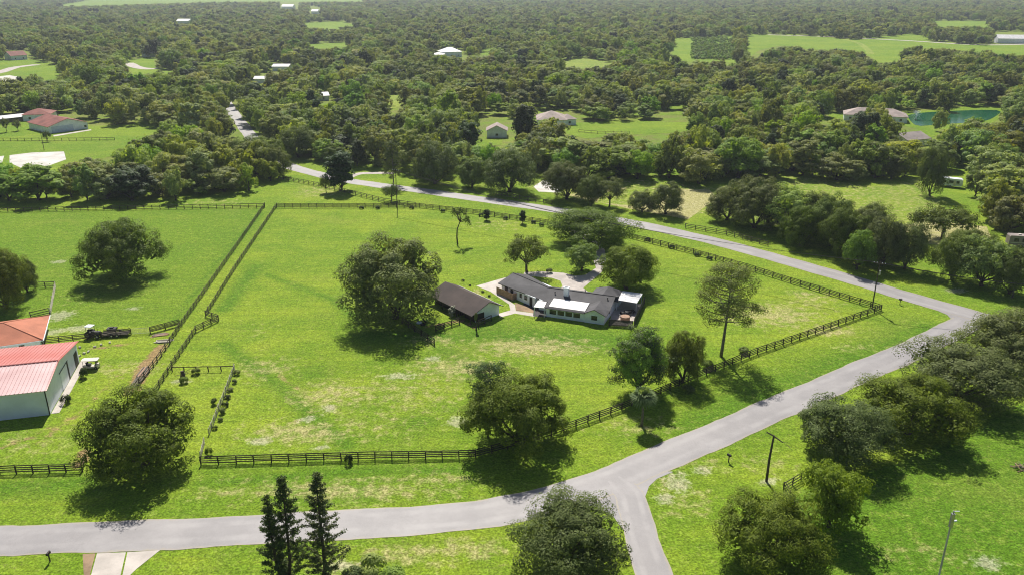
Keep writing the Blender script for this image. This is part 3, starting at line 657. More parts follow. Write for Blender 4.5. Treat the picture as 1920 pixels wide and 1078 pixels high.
# --- the trees one can point to
plant_px('oak0', 233, 520, 152, 412, 'lone round oak in the left pasture with its shadow on the grass')
plant_px('oak1', 12, 578, 95, 470, 'oak at the left frame edge above the orange roof', low=.2)
plant_px('oak2', 52, 548, 46, 488, 'smaller oak behind the small paddock fence at the left edge', low=.2)
plant_px('oak2', 742, 622, 204, 452, 'big dark oak beside the brown-roofed shed', low=.15)
plant('lean', G(858, 457), 5.2, 9.6, 'tall thin leaning tree alone in the middle of the pasture', 0.2)
plant_px('open0', 988, 510, 78, 440, 'oak hung with moss behind the west end of the ranch house')
plant_px('oak1', 1108, 474, 156, 390, 'large spreading oak over the driveway between house and upper road', low=.15)
plant_px('bright0', 1090, 508, 60, 457, 'small light green tree on the lawn inside the driveway loop')
plant_px('oak2', 1174, 541, 112, 460, 'round oak behind the white patio cover of the house', low=.25)
plant('pine0', G(1352, 668), 9.6, 17.4, 'tall open pine with bare lower trunk inside the right fence corner', 1.0)
plant_px('oak0', 1278, 728, 84, 622, 'dark oak on the fence line right of the palm', low=.15)
plant('pine1', G(1197, 736), 8.8, 11.2, 'leafy pine standing just behind the short palm', 2.2)
plant_px('bright1', 1196, 752, 92, 622, 'leafy light green tree joined to the pine behind the short palm', low=.12)
plant('palm0', G(1203, 798), 4.3, 6.4, 'short cabbage palm on the verge in front of the pine', 0.4)
plant_px('oak3', 974, 866, 198, 695, 'big dark oak on the fence line at the road bend', 2.0, low=.12)
plant('pine1', G(915, 818), 6.5, 12.4, 'light green pine behind the left side of the big roadside oak', 0.7)
plant_px('oak2', 280, 912, 212, 735, 'big dark oak straddling the fence at lower left', 0.5, low=.12)
b = G(541, 1105); plant('tier0', b, 5.7, 15.4, 'wide araucaria at the bottom edge, left of the pair', 0.3)
b = G(613, 1098); plant('tier1', b, 4.9, 15.2, 'slim araucaria at the bottom edge, right of the pair', 1.3)
plant_px('oak1', 1062, 1108, 226, 930, 'bushy oak cut by the bottom edge beside the road fork', 1.0, low=.1)
plant_px('oak0', 1440, 1095, 208, 922, 'round dark oak at the bottom edge below the wooden pole', 2.5, low=.1)
plant_px('oak3', 1576, 882, 178, 742, 'nearest oak of the row right of the lower road', 3.2, low=.1)
plant_px('oak2', 1694, 846, 204, 702, 'second oak of the row right of the lower road', 4.0, low=.1)
plant_px('oak1', 1788, 778, 206, 640, 'third oak of the row right of the lower road', 5.0, low=.1)
plant_px('oak0', 1892, 718, 210, 578, 'farthest oak of the row right of the lower road, at the frame edge', 0.9, low=.1)
plant_px('bright1', 1548, 1012, 126, 872, 'loose bright green tree between the oak row and the bottom oak', 0.3, low=.15)
plant_px('cone0', 640, 362, 56, 288, 'dark dense upright tree beside the upper road and top fence', low=.1)
plant_px('open1', 734, 380, 32, 346, 'small round tree by the utility pole on the top fence', low=.15)
plant('pine1', G(738, 348), 7, 15.0, 'tall pine across the upper road from the small round tree')
plant_px('open1', 612, 362, 22, 330, 'small thin tree left of the dark upright tree', low=.2)
for a in (('oak2', 885, 352, 56, 300, 'pale oak standing at the far edge of the upper road, left of the wood'), ('oak0', 955, 360, 104, 282, 'broad dark oak at the edge of the upper road'), ('oak3', 1063, 374, 84, 306, 'oak across the upper road, left of a close pair'),
          ('oak1', 1108, 386, 58, 330, 'left oak of the close pair across the upper road'), ('open0', 1142, 388, 52, 336, 'right oak of the close pair across the upper road'), ('oak2', 1248, 402, 66, 345, 'oak with a clear trunk across the upper road'), ('oak0', 1204, 398, 52, 358, 'low oak left of the clear-trunked oak across the road'),
          ('oak0', 815, 345, 84, 268, 'oak at the left end of the wood across the upper road')):
    plant_px(*a, group='oaks across the upper road')
for i, (bx, by, wp, top) in enumerate(sorted(((1362, 420, 84, 352), (1412, 438, 112, 338), (1472, 446, 96, 352), (1500, 470, 84, 388), (1552, 470, 92, 372), (1582, 492, 88, 394), (1622, 480, 88, 384), (1652, 508, 84, 410), (1695, 512, 74, 418), (1440, 425, 80, 350), (1530, 448, 84, 362), (1605, 512, 60, 432)))):
    plant_px(('oak%d' % (i % 4)) if i % 5 != 3 else 'bright0', bx, by, wp, top, '%s oak from the left in the long clump across the upper road' % ORD[i], group='clump of oaks across the road', low=.1)
for i, a in enumerate((('oak1', 474, 314, 66, 258), ('oak0', 499, 326, 78, 259), ('oak2', 524, 336, 54, 278), ('oak3', 560, 300, 66, 238))):
    plant_px(*a, ('broad oak hiding the upper road at its bend, leftmost of three', 'broad oak hiding the upper road at its bend, middle of three', 'smaller oak at the right end of the three before the road bend', 'oak on the far side of the upper road at its bend')[i], group='oaks at the road bend', low=.1)
plant_px('umbrella', 1768, 450, 112, 384, 'flat-topped umbrella tree on bare ground beyond the oak clump', low=.5)
plant_px('oak1', 1742, 372, 54, 276, 'tall slim tree left of the white camper', low=.1)
for i, (bx, by, wp, top) in enumerate(((1782, 535, 90, 440), (1812, 500, 90, 430), (1838, 548, 100, 446), (1890, 560, 80, 470))):
    plant_px('oak%d' % (i % 4) if i != 2 else 'bright0', bx, by, wp, top, '%s oak from the left in the roadside group near the right edge' % ORD[i], group='oaks near the right edge', low=.12)
plant('palm0', G(1898, 558), 4, 5.5, 'low palm under the oaks at the right edge of the upper road', 1.0)
plant_px('open1', 13, 278 - 30, 14, 222, 'small lawn tree nearest the left edge by the red-roofed house', low=.3)
plant_px('open0', 34, 246, 16, 226, 'second small lawn tree beside the red-roofed house', low=.3)
plant_px('open1', 90, 266, 14, 246, 'small tree at the fence before the red-roofed house', low=.2)
plant_px('cone1', 985, 282, 44, 200, 'dark upright tree right of the small white house', low=.05)

# --- woodland
LOW = [(-80, 384), (0, 384), (120, 376), (380, 378), (470, 362), (515, 336), (520, 300), (560, 296), (600, 306), (645, 318), (700, 318), (720, 312), (800, 332), (880, 338), (1000, 338), (1050, 346), (1100, 338), (1200, 336), (1340, 350), (1480, 330), (1640, 350), (1715, 332), (1760, 320), (1800, 356), (1830, 380), (1850, 420), (1880, 440), (1930, 450), (2050, 470)]
def low_at(x):
    for (x0, y0), (x1, y1) in zip(LOW, LOW[1:]):
        if x0 <= x <= x1: return y0 + (y1 - y0) * (x - x0) / (x1 - x0)
    return 0
ROADS_W = [p for pl in (ROAD_B,) for p in spline(GL(pl), 4.0)]
HOUSES = [(G(*p).x, G(*p).y, r_) for p, r_ in (((1600, 226), 10), ((1640, 228), 10), ((1680, 230), 10), ((1720, 272), 10), ((1035, 235), 15), ((1068, 234), 8), ((932, 255), 9), ((130, 244), 18), ((110, 234), 16), ((70, 226), 14), ((28, 228), 12))]
PONDW = [(p.x, p.y) for p in GL(POND)]
def ok_tree(x, y, h, r):
    px, py = P(x, y, 0)
    if py > low_at(px) or px < -70 or px > 1990: return False
    k = F_PX / (y * CP + CAM_H * SP)
    wpx = r * k * 0.6
    for c in CLEAR:
        for z in (0, 0.22 * h, 0.45 * h, 0.66 * h, 0.86 * h):
            qx, qy = P(x, y, z)
            if inside((qx, qy), c) or (z > 0 and (inside((qx - wpx, qy), c) or inside((qx + wpx, qy), c))): return False
    for hx, hy, hr in HOUSES:
        if (hx - x) ** 2 + (hy - y) ** 2 < (hr + r * .6) ** 2: return False
    if y < 520:
        for p in ROADS_W:
            if (p.x - x) ** 2 + (p.y - y) ** 2 < 24: return False
        if inside((x, y), PONDW): return False
        for tx, ty, trr in TREES:
            if (tx - x) ** 2 + (ty - y) ** 2 < (trr * 0.8 + 2.0) ** 2: return False
    return True
cand = []
def patch(x, y):
    return 0.5 + 0.25 * math.sin(x * .021 + 1.3 * math.sin(y * .013)) + 0.25 * math.sin(y * .017 + 2.1 * math.sin(x * .009 + 1))
def pick(x, y):
    k = rng.random(); p = patch(x, y)
    if k < 0.06 + 0.34 * p * p: return rng.choice((5, 7))
    if k > 0.93: return 8
    if k > 0.86: return 6
    return rng.randrange(5)
def scatter(y0, y1, s, hs, gap=0.12):
    ny_ = int((y1 - y0) / s)
    for j in range(ny_):
        yy = y0 + j * s; half = yy * 0.70 + 15
        nx_ = int(2 * half / s)
        for i in range(nx_):
            x = -half + (i + rng.random()) * s; y = yy + rng.random() * s
            pn = patch(x, y)
            if rng.random() < gap + 0.12 * (pn < .3): continue
            k = rng.random()
            h = hs * rng.uniform(0.5, 1.15) * (1.25 if k > .93 else 1); wd = hs * rng.choice((rng.uniform(.5, .8), rng.uniform(.8, 1.2), rng.uniform(1.0, 1.5)))
            h *= 0.8 + 0.2 * wd / hs
            if ok_tree(x, y, h, wd / 2): cand.append((y, x, wd, h))
scatter(215, 340, 7.6, 11.5, .06)
scatter(340, 620, 8.4, 12.0, .17)
scatter(620, 1250, 10.2, 12.0, 0.08)
scatter(1250, 2300, 13.0, 13.0, 0.06)
scatter(2300, 5200, 20.0, 15.0, 0.04)
cand.sort()
N_IND = 300 - 51
AREAS = [(0, 520, 'above the left pasture'), (520, 860, 'behind the road bend'), (860, 1330, 'below the white house'), (1330, 1720, 'beyond the dry meadow'), (1720, 2200, 'round the camper')]
LOOK = {5: 'light green tree', 7: 'slim light green tree', 8: 'dark green tree', 6: 'tall olive tree'}
rows = []
for y, x, wd, h in cand[:N_IND]:
    k = pick(x, y); px = max(0, P(x, y, 3)[0])
    ar = next(a for a in AREAS if a[0] <= px < a[1])[2]
    sz_ = 'small ' if wd < 9.2 else ('big ' if wd > 13.5 else '')
    rows.append((ar, sz_ + LOOK.get(k, 'olive tree'), px, k, x, y, wd, h))
rows.sort(); cnt = {}
for ar, lk, px, k, x, y, wd, h in rows:
    n = cnt[(ar, lk)] = cnt.get((ar, lk), -1) + 1
    plant('wood%d' % k, (x, y), wd, h, '%s %s from the left in the wood %s' % (ORD[min(n, 26)], lk, ar), rng.uniform(0, 6.28), 'wood ' + ar)
# the rest of the woods: thousands of crowns that read as one mass
PCOL = bpy.data.collections.new('woodland_crowns')
for i, k in enumerate(('wood0', 'wood1', 'wood2', 'wood3', 'wood4', 'wood5', 'wood6', 'wood7', 'wood8')):
    o = bpy.data.objects.new('woodland_crown_%02d' % i, PR[k][0]); PCOL.objects.link(o); o.scale = (0.1 * 1.0, 0.1, 0.1 * 9.5 / PR[k][3] * (1.1 if k == 'wood6' else 1))
rest = np.array([(x, y, wd, h) for y, x, wd, h in cand[N_IND:]])
def mass(name, arr, label, coll, zoff=0.0, hs=(1, 1)):
    me = bpy.data.meshes.new(name); me.from_pydata([(a[0], a[1], zoff) for a in arr], [], [])
    at = me.attributes.new('siz', 'FLOAT_VECTOR', 'POINT'); at.data.foreach_set('vector', np.stack([arr[:, 2] * hs[0], arr[:, 2] * hs[0], arr[:, 3] * hs[1]], 1).astype(np.float32).ravel())
    at = me.attributes.new('idx', 'INT', 'POINT'); at.data.foreach_set('value', [pick(a[0], a[1]) if len(coll.objects) > 1 else 0 for a in arr])
    ob = link(name, me); tag(ob, label, 'woodland' if 'wood' in name else name.replace('_', ' '), kind='stuff')
    ng = bpy.data.node_groups.new(name, 'GeometryNodeTree'); ng.is_modifier = True
    ng.interface.new_socket('Geometry', in_out='INPUT', socket_type='NodeSocketGeometry'); ng.interface.new_socket('Geometry', in_out='OUTPUT', socket_type='NodeSocketGeometry')
    gi = ng.nodes.new('NodeGroupInput'); go = ng.nodes.new('NodeGroupOutput')
    ci = ng.nodes.new('GeometryNodeCollectionInfo'); ci.inputs['Collection'].default_value = coll; ci.inputs['Separate Children'].default_value = True; ci.inputs['Reset Children'].default_value = False
    ip = ng.nodes.new('GeometryNodeInstanceOnPoints'); ip.inputs['Pick Instance'].default_value = True
    ri = ng.nodes.new('GeometryNodeInputNamedAttribute'); ri.data_type = 'INT'; ri.inputs['Name'].default_value = 'idx'
    rr = ng.nodes.new('FunctionNodeRandomValue'); rr.data_type = 'FLOAT_VECTOR'; rr.inputs['Min'].default_value = (0, 0, 0); rr.inputs['Max'].default_value = (0, 0, 6.283); rr.inputs['Seed'].default_value = 5
    na = ng.nodes.new('GeometryNodeInputNamedAttribute'); na.data_type = 'FLOAT_VECTOR'; na.inputs['Name'].default_value = 'siz'
    L = ng.links.new
    L(gi.outputs[0], ip.inputs['Points']); L(ci.outputs[0], ip.inputs['Instance']); L(ri.outputs[0], ip.inputs['Instance Index']); L(rr.outputs[0], ip.inputs['Rotation']); L(na.outputs[0], ip.inputs['Scale']); L(ip.outputs[0], go.inputs[0])
    md = ob.modifiers.new('scatter', 'NODES'); md.node_group = ng; return ob
mass('woodland', rest * np.array([1, 1, 1, 10 / 9.5]), 'dense mixed green woodland stretching back to the horizon', PCOL)

# ================================================================ fences
FM = {}
def fmesh(kind, mat, h):
    k = (kind, mat, round(h, 2))
    if k not in FM:
        mb = MB()
        if kind == 'post':
            mb.box(-.075, .075, -.075, .075, -0.05, h - 0.04); n = len(mb.v)
            mb.v += [(-.075, -.075, h - .04), (.075, -.075, h - .04), (.075, .075, h - .04), (-.075, .075, h - .04), (0, 0, h + .01)]
            mb.f += [(n, n + 1, n + 4), (n + 1, n + 2, n + 4), (n + 2, n + 3, n + 4), (n + 3, n, n + 4)]
        elif kind == 'rail': mb.box(0, 1, -.022, .022, -.075, .075)
        elif kind == 'board': mb.box(-.068, .068, -.012, .012, 0, h)
        FM[k] = mb.mesh('%s_%s' % (kind, mat), M[mat])
    return FM[k]
def fence(pts, label, h=1.4, rails=4, bay=2.4, mat='fence', name='board_fence', skip=(), seed=0):
    """posts and boards along a line of ground points"""
    r_ = random.Random(seed); b0 = pts[0]; t = thing(name, (b0.x, b0.y, 0), label, 'fence')
    post = fmesh('post', mat, h); rail = fmesh('rail', mat, 1); first = True; idx = 0
    for a, b in zip(pts, pts[1:]):
        L = (b - a).length; n = max(1, round(L / bay)); d = (b - a) / L; ang = math.atan2(d.y, d.x); nrm = Vector((-d.y, d.x, 0))
        for i in range(0 if first else 1, n + 1):
            p = a + d * (L * i / n) - b0
            link('post', post, t, (p.x, p.y, r_.uniform(-.10, .05)), (r_.gauss(0, .035), r_.gauss(0, .035), ang))
        for i in range(n):
            idx += 1
            if idx in skip: continue
            p = a + d * (L * i / n) - b0 + nrm * 0.098
            for k in range(rails):
                z = h * (0.22 + 0.70 * k / max(1, rails - 1)) if rails > 1 else h * 0.85
                link('rail', rail, t, (p.x, p.y, z + r_.uniform(-.04, .04)), (0, r_.gauss(0, .014), ang), (L / n, 1, 1))
        first = False
    return t
def s4(x, y): return G(x / 2.695, 280 + y / 2.695)
def s7(x, y): return G(x / 2.461, 640 + y / 2.461)
fence(GL([(-60, 891), (0, 889), (155, 884), (163, 866)]), 'dark board fence at the left edge beside the lower road', seed=1)
fence(GL([(377, 871), (640, 863), (892, 858)]), 'dark four-board fence along the lower road between two big oaks', seed=2)
fence(GL([(892, 858), (1010, 826), (1080, 801), (1166, 769), (1290, 717), (1420, 664), (1652, 582)]), 'dark board fence rising from the roadside oak to the right corner', seed=3)
fence(GL([(1652, 582), (1500, 536), (1400, 504.5), (1300, 476), (1180, 446), (1100, 431.5), (1027, 421), (900, 402), (787, 389.5)]), 'long dark board fence along the upper road', rails=4, seed=4)
fence(GL([(787, 389.5), (700, 389.5), (519, 390)]), 'dark fence along the top of the middle pasture', seed=5)
fence(GL([(523, 336), (570, 345), (627, 357), (720, 380), (780, 388)]), 'fence along the upper road above the top pasture fence', rails=3, bay=2.8, mat='fence_grey', seed=6)
fence([s4(1338, 290), s4(1200, 490), s4(1060, 690), s4(920, 890), s4(860, 980)], 'left fence of the grassy lane, upper stretch', mat='fence_grey', seed=7)
fence([s4(858, 985), s4(795, 1075), s7(690, 140), s7(590, 268)], 'left fence of the grassy lane, lower stretch by the dirt strip', rails=3, mat='fence_grey', seed=8)
fence([s4(1398, 292), s4(1180, 620), s4(1040, 845), s4(1105, 866), s4(990, 922), s4(890, 1070), s7(715, 243)], 'right fence of the grassy lane with a jog half way down', mat='fence_grey', seed=9)
fence(GL([(-60, 399.5), (0, 398.5), (240, 394), (496, 390)]), 'fence along the top of the left pasture below the wood', rails=3, seed=10)
fence(GL([(28, 541), (104, 539)]), 'far side of the small paddock fence at left', mat='fence', rails=3, seed=11)
fence(GL([(104, 539), (95, 588)]), 'pale board fence on the right side of the small paddock', mat='fence_pale', rails=4, bay=2.0, seed=12)
fence(GL([(93, 588), (58, 596)]), 'near side of the small paddock fence above the orange roof', rails=3, seed=13)
fence(GL([(84, 645), (164, 637), (246, 627)]), 'board fence from the barn to the white mesh gate', rails=4, seed=14)
fence(GL([(282, 625), (338, 610)]), 'dark board fence between the mesh gate and the lane', rails=5, bay=2.6, seed=15)
fence([s7(795, 140), s7(905, 140), s7(1080, 135)], 'low dark rail fence across the top of the garden plot', h=1.1, rails=1, bay=2.3, seed=16)
fence([s7(1082, 130), s7(1020, 290), s7(965, 428)], 'pale weathered fence down the right side of the garden plot', mat='fence_pale', h=1.2, rails=3, bay=2.0, seed=17)
fence([s7(942, 470), s7(925, 535)], 'short pale fence end beside the lower left oak', mat='fence_pale', h=1.1, rails=3, bay=1.8, seed=18)
def sz(x, y): return G(1380 + x / 3.618, 780 + y / 3.618)
fence([sz(440, 430), sz(322, 500), sz(408, 645)], 'short angled fence under the wooden pole at right', mat='fence_grey', rails=3, bay=2.2, seed=19)
fence(GL(s5([(415, 880), (578, 988)])), 'short dark fence leading down from the big oak by the shed', rails=4, seed=20)
fence(GL(s5([(586, 922), (705, 880)])), 'short dark fence beside the pale shrub at the shed', rails=4, seed=21)
fence(GL(s5([(800, 898), (865, 868)])), 'small dark fence against the white gable of the shed', rails=3, bay=2.0, seed=22)
fence(GL([(1285, 428), (1362, 441), (1440, 462)]), 'fence at the foot of the oak clump across the upper road', rails=3, bay=2.8, mat='fence_grey', seed=23)
fence(GL([(930, 366), (975, 375), (1035, 384)]), 'fence under the oaks across the upper road', rails=2, bay=2.8, mat='fence_grey', seed=24)
fence(GL([(-20, 265), (60, 265.5), (130, 265), (215, 264)]), 'far fence across the lawn of the red-roofed house', rails=2, bay=3.2, mat='fence_grey', seed=25)
fence(GL([(1085, 249), (1120, 252), (1180, 252)]), 'far fence on the lawn beside the tan-roofed house', rails=2, bay=3.4, mat='fence_grey', seed=26)
# white mesh gate
g0, g1 = G(248, 627), G(281, 624.5); L = (g1 - g0).length
gt = thing('farm_gate', g0, 'pale wire mesh gate between two dark fences by the barn', 'gate', math.atan2((g1 - g0).y, (g1 - g0).x))
mb = MB(); mb.tube([(0, 0, .15), (0, 0, 1.25), (L, 0, 1.25), (L, 0, .15), (0, 0, .15)], 0.035, 6, False); mb.build('gate_frame', M['metal'], gt)
mb = MB()
for i in range(1, 14): mb.box(L * i / 14 - .008, L * i / 14 + .008, -.008, .008, .15, 1.25)
for i in range(1, 8): mb.box(0, L, -.0075, .0075, .15 + i * .137 - .008, .15 + i * .137 + .008)
mb.build('wire_mesh', M['fence_pale'], gt)

# ================================================================ buildings
def window(parent, x0, x1, z0, z1, y, out=-1, mullion=False, mat='white', axis='x'):
    """window on a wall in the plane y (axis x) or x (axis y); out is the outward sign"""
    def bx(mb, a0, a1, b0, b1, c0, c1):
        lo, hi = (y + out * c0, y + out * c1); lo, hi = min(lo, hi), max(lo, hi)
        if axis == 'x': mb.box(a0, a1, lo, hi, b0, b1)
        else: mb.box(lo, hi, a0, a1, b0, b1)
    mb = MB(); bx(mb, x0, x1, z0, z1, .004, .02); wn = mb.build('window', M['glass'], parent)
    mb = MB(); f = .07
    bx(mb, x0 - f, x1 + f, z1, z1 + f, 0.0, .06); bx(mb, x0 - f, x1 + f, z0 - f, z0, 0.0, .08); bx(mb, x0 - f, x0, z0, z1, 0.0, .06); bx(mb, x1, x1 + f, z0, z1, 0.0, .06)
    if mullion: bx(mb, (x0 + x1) / 2 - .03, (x0 + x1) / 2 + .03, z0, z1, .02, .045)
    mb.build('frame', M[mat], wn); return wn
def roof_quad(mb, pts, t=0.16): mb.slab(pts, t)

# ---- ranch house -------------------------------------------------
# local frame of the main wing: x along its ridge, y back from the road side, origin at the bend of the ridge
o0 = Vector((7.7, 161.5, 0)); ang = math.atan2(-.355, .935)
house = thing('ranch_house', o0, 'white ranch house with angled charcoal shingle roof and white chimney', 'house', ang)
def loc_(wx, wy):        # world to house frame
    dx, dy = wx - o0.x, wy - o0.y; return (dx * .935 - dy * .355, dx * .355 + dy * .935)
EZ, RZ = 2.3, 3.75
# main wing shell and roof
mb = MB(); mb.box(-.6, 14.5, -4.0, 3.6, 0, EZ); mb.build('wall', M['white'], house)
WV = [Vector((-.0, 0, 0))]
wa = math.atan2(161.5 - 170.7, 7.7 - .3) - ang              # west wing direction in the house frame
wd_ = Vector((math.cos(wa), math.sin(wa), 0)); wn_ = Vector((-wd_.y, wd_.x, 0))   # wn_: to the back
def W(s, d, z): p = wd_ * s + wn_ * d; return (p.x, p.y, z)      # s runs from the bend (0) westwards (negative)
LW = 11.9
HW = 4.4
bis = math.tan(wa / 2)                                      # mitre where the wings meet
def mit(d): return d * bis
roof = MB()
f1 = (mit(-HW), -HW, EZ); f0 = (0, 0, RZ); f2 = (mit(HW), HW, EZ)
# the main wing roof, front slope and back slope, then the west wing slopes, all meeting on the mitre line
roof.slab([(-mit(-HW) if False else -bis * -HW * -1, -HW, EZ), (15.0, -HW, EZ), (15.0, 0, RZ), (0, 0, RZ)], 0.16)
roof.slab([(0, 0, RZ), (15.0, 0, RZ), (15.0, HW, EZ), (bis * HW * -1 * -1 * 1, HW, EZ)], 0.16)
rf = roof.build('roof', M['shingle'], house)
rw = MB()
mf = (-bis * -HW * -1, -HW, EZ); mk = (bis * HW, HW, EZ)
rw.slab([W(-LW, -HW, EZ), mf, (0, 0, RZ), W(-LW, 0, RZ)], 0.16)
rw.slab([W(-LW, 0, RZ), (0, 0, RZ), mk, W(-LW, HW, EZ)], 0.16)
rw.build('west_roof', M['shingle'], house)
mb = MB(); mb.slab([W(-LW + .5, -3.7, EZ), W(.2, -3.7, EZ), W(-.4, 3.6, EZ), W(-LW + .5, 3.6, EZ)], EZ); mb.build('west_wall', M['white'], house)
mb = MB(); a_, b_, c_ = W(-LW + .49, -3.7, EZ), W(-LW + .49, 0, RZ - .25), W(-LW + .49, 3.6, EZ); mb.poly([a_, c_, b_]); mb.build('gable', M['white'], house)
mb = MB(); mb.tube([(0, 0, RZ + .02), (15, 0, RZ + .02)], .09, 6); mb.tube([(0, 0, RZ + .02), W(-LW, 0, RZ + .02)], .09, 6); mb.build('ridge_cap', M['shingle'], house)
mb = MB()
for d_ in ((8.0, 1.5), (13.6, -1.2), (2.2, -1.6)):
    zz = RZ - abs(d_[1]) / HW * (RZ - EZ); mb.tube([(d_[0], d_[1], zz - .1), (d_[0], d_[1], zz + .38)], .09, 7); mb.tube([(d_[0], d_[1], zz + .36), (d_[0], d_[1], zz + .46)], .17, 7)
mb.build('roof_vent', M['dark'], house)
# sunroom with flat white roof
mb = MB(); mb.box(1.9, 10.25, -6.85, -3.95, 0, 2.0); mb.build('sunroom_wall', M['white'], house)
mb = MB(); mb.slab([(2.5, -6.75, 2.36), (10.3, -6.75, 2.36), (10.3, -3.3, 2.86), (2.5, -3.3, 2.86)], .14); mb.build('white_roof', M['whiteroof'], house)
mb = MB(); mb.slab([(1.5, -7.25, 2.06), (10.5, -7.25, 2.06), (10.3, -6.77, 2.33), (2.4, -6.77, 2.33)], .10); mb.slab([(1.5, -7.25, 2.06), (2.4, -6.77, 2.33), (2.4, -3.4, 2.78), (1.5, -3.6, 2.30)], .10); mb.build('roof_skirt', M['shingle'], house)
for i in range(4): window(house, 2.75 + i * 1.72, 4.2 + i * 1.72, .72, 1.72, -6.85, mullion=False)
# front gable
mb = MB(); mb.box(10.3, 14.45, -6.95, -3.9, 0, 2.05); mb.poly([(10.3, -6.95, 2.05), (14.45, -6.95, 2.05), (12.38, -6.95, 3.04)]); mb.build('gable_wall', M['white'], house)
mb = MB(); mb.slab([(9.95, -7.35, 2.06), (12.38, -7.35, 3.22), (12.38, -1.6, 3.22), (9.95, -3.9, 2.5)], .14); mb.slab([(12.38, -7.35, 3.22), (14.95, -7.35, 2.06), (15.05, -4.35, 2.32), (12.38, -1.6, 3.22)], .14); mb.build('gable_roof', M['shingle'], house)
mb = MB(); mb.tube([(9.93, -7.38, 2.0), (12.38, -7.38, 3.16), (14.97, -7.38, 2.0)], .07, 4); mb.build('bargeboard', M['dark'], house)
window(house, 11.75, 13.0, .75, 1.75, -6.95)
# west awning
aw = [loc_(*p) for p in ((4.5, 154.0), (6.6, 153.5), (7.3, 156.5), (5.5, 157.4))]
mb = MB(); mb.slab([(x, y, 2.3 + .12 * (i > 1)) for i, (x, y) in enumerate(aw)], .09); aw_o = mb.build('awning', M['whiteroof'], house)
mb = MB()
for x, y in aw[:2]: mb.box(x * .97 - .05 + .1, x * .97 + .05 + .1, y + .12, y + .22, 0, 2.21)
mb.build('awning_post', M['white'], aw_o)
# chimney
mb = MB(); mb.box(4.2, 5.25, -2.0, -1.25, 2.9, 4.85); ch = mb.build('chimney', M['white'], house)
mb = MB(); mb.box(4.12, 5.33, -2.08, -1.17, 4.85, 5.0); mb.build('chimney_cap', M['white'], ch)
mb = MB(); mb.box(4.42, 5.02, -1.85, -1.4, 5.0, 5.03); mb.build('flue', M['dark'], ch)
# rear right wing with hipped end
mb = MB(); mb.box(9.4, 14.9, 3.5, 6.6, 0, 2.3); mb.build('rear_wall', M['white'], house)
mb = MB(); k = 12.15
mb.slab([(8.9, 0.6, 2.32), (k, 0.2, 3.72), (k, 5.4, 3.72), (8.9, 7.1, 2.32)], .15); mb.slab([(k, 0.2, 3.72), (15.4, .6, 2.32), (15.4, 7.1, 2.32), (k, 5.4, 3.72)], .15); mb.slab([(k, 5.4, 3.72), (15.4, 7.1, 2.32), (8.9, 7.1, 2.32)], .15)
mb.build('rear_roof', M['shingle'], house)
# end wall, door and side windows
window(house, -3.2, -2.2, .9, 1.9, 14.5, 1, axis='y')
for i, (s0, s1) in enumerate(((-10.2, -9.2), (-8.2, -7.2), (-3.4, -2.4), (-5.0, -4.2))):
    w0, w1 = W(s0, -3.72, 0), W(s1, -3.72, 0); n_ = wn_ * -0.03
    mb = MB(); mb.poly([(w0[0] + n_.x, w0[1] + n_.y, .9), (w1[0] + n_.x, w1[1] + n_.y, .9), (w1[0] + n_.x, w1[1] + n_.y, 1.9), (w0[0] + n_.x, w0[1] + n_.y, 1.9)]); mb.build('window', M['glass'], house)
w0, w1 = W(-1.6, -3.72, 0), W(-.7, -3.72, 0)
mb = MB(); mb.poly([(w0[0] + n_.x, w0[1] + n_.y, .05), (w1[0] + n_.x, w1[1] + n_.y, .05), (w1[0] + n_.x, w1[1] + n_.y, 2.05), (w0[0] + n_.x, w0[1] + n_.y, 2.05)]); mb.build('door', M['dark'], house)
# patio cover
pg = [Vector(p) for p in ((22.1, 157.8, 0), (24.1, 162.6, 0), (28.2, 161.0, 0), (26.2, 155.8, 0))]
pt = thing('patio_cover', pg[0], 'white flat patio cover on posts at the right end of the ranch house', 'patio cover')
mb = MB(); mb.slab([(p.x - pg[0].x, p.y - pg[0].y, 2.42 + .12 * (i in (1, 2))) for i, p in enumerate(pg)], .1); mb.build('cover', M['whiteroof'], pt)
for i in range(4):
    p = pg[i] * .94 + (pg[0] + pg[2]) * .03 - pg[0]; mb = MB(); mb.box(p.x - .06, p.x + .06, p.y - .06, p.y + .06, 0, 2.36); mb.build('post', M['white'], pt)
mb = MB()
for k in (.2, .4, .6, .8):
    a, b = pg[0].lerp(pg[1], k) - pg[0], pg[3].lerp(pg[2], k) - pg[0]; z = 2.425 + .12 * k
    dv = (b - a).normalized() * .02; nv = Vector((-dv.y, dv.x, 0)) * 2.0
    mb.slab([(a.x + nv.x, a.y + nv.y, z + .05), (a.x - nv.x, a.y - nv.y, z + .05), (b.x - nv.x, b.y - nv.y, z + .05), (b.x + nv.x, b.y + nv.y, z + .05)], .06)
mb.build('rib', M['white'], pt)
sheet('patio', [Vector(p) for p in ((20.9, 155.5, 0), (19.9, 150.0, 0), (24.2, 149.2, 0), (28.2, 161.2, 0), (24.0, 163.0, 0))], 0.02, M['paver'])
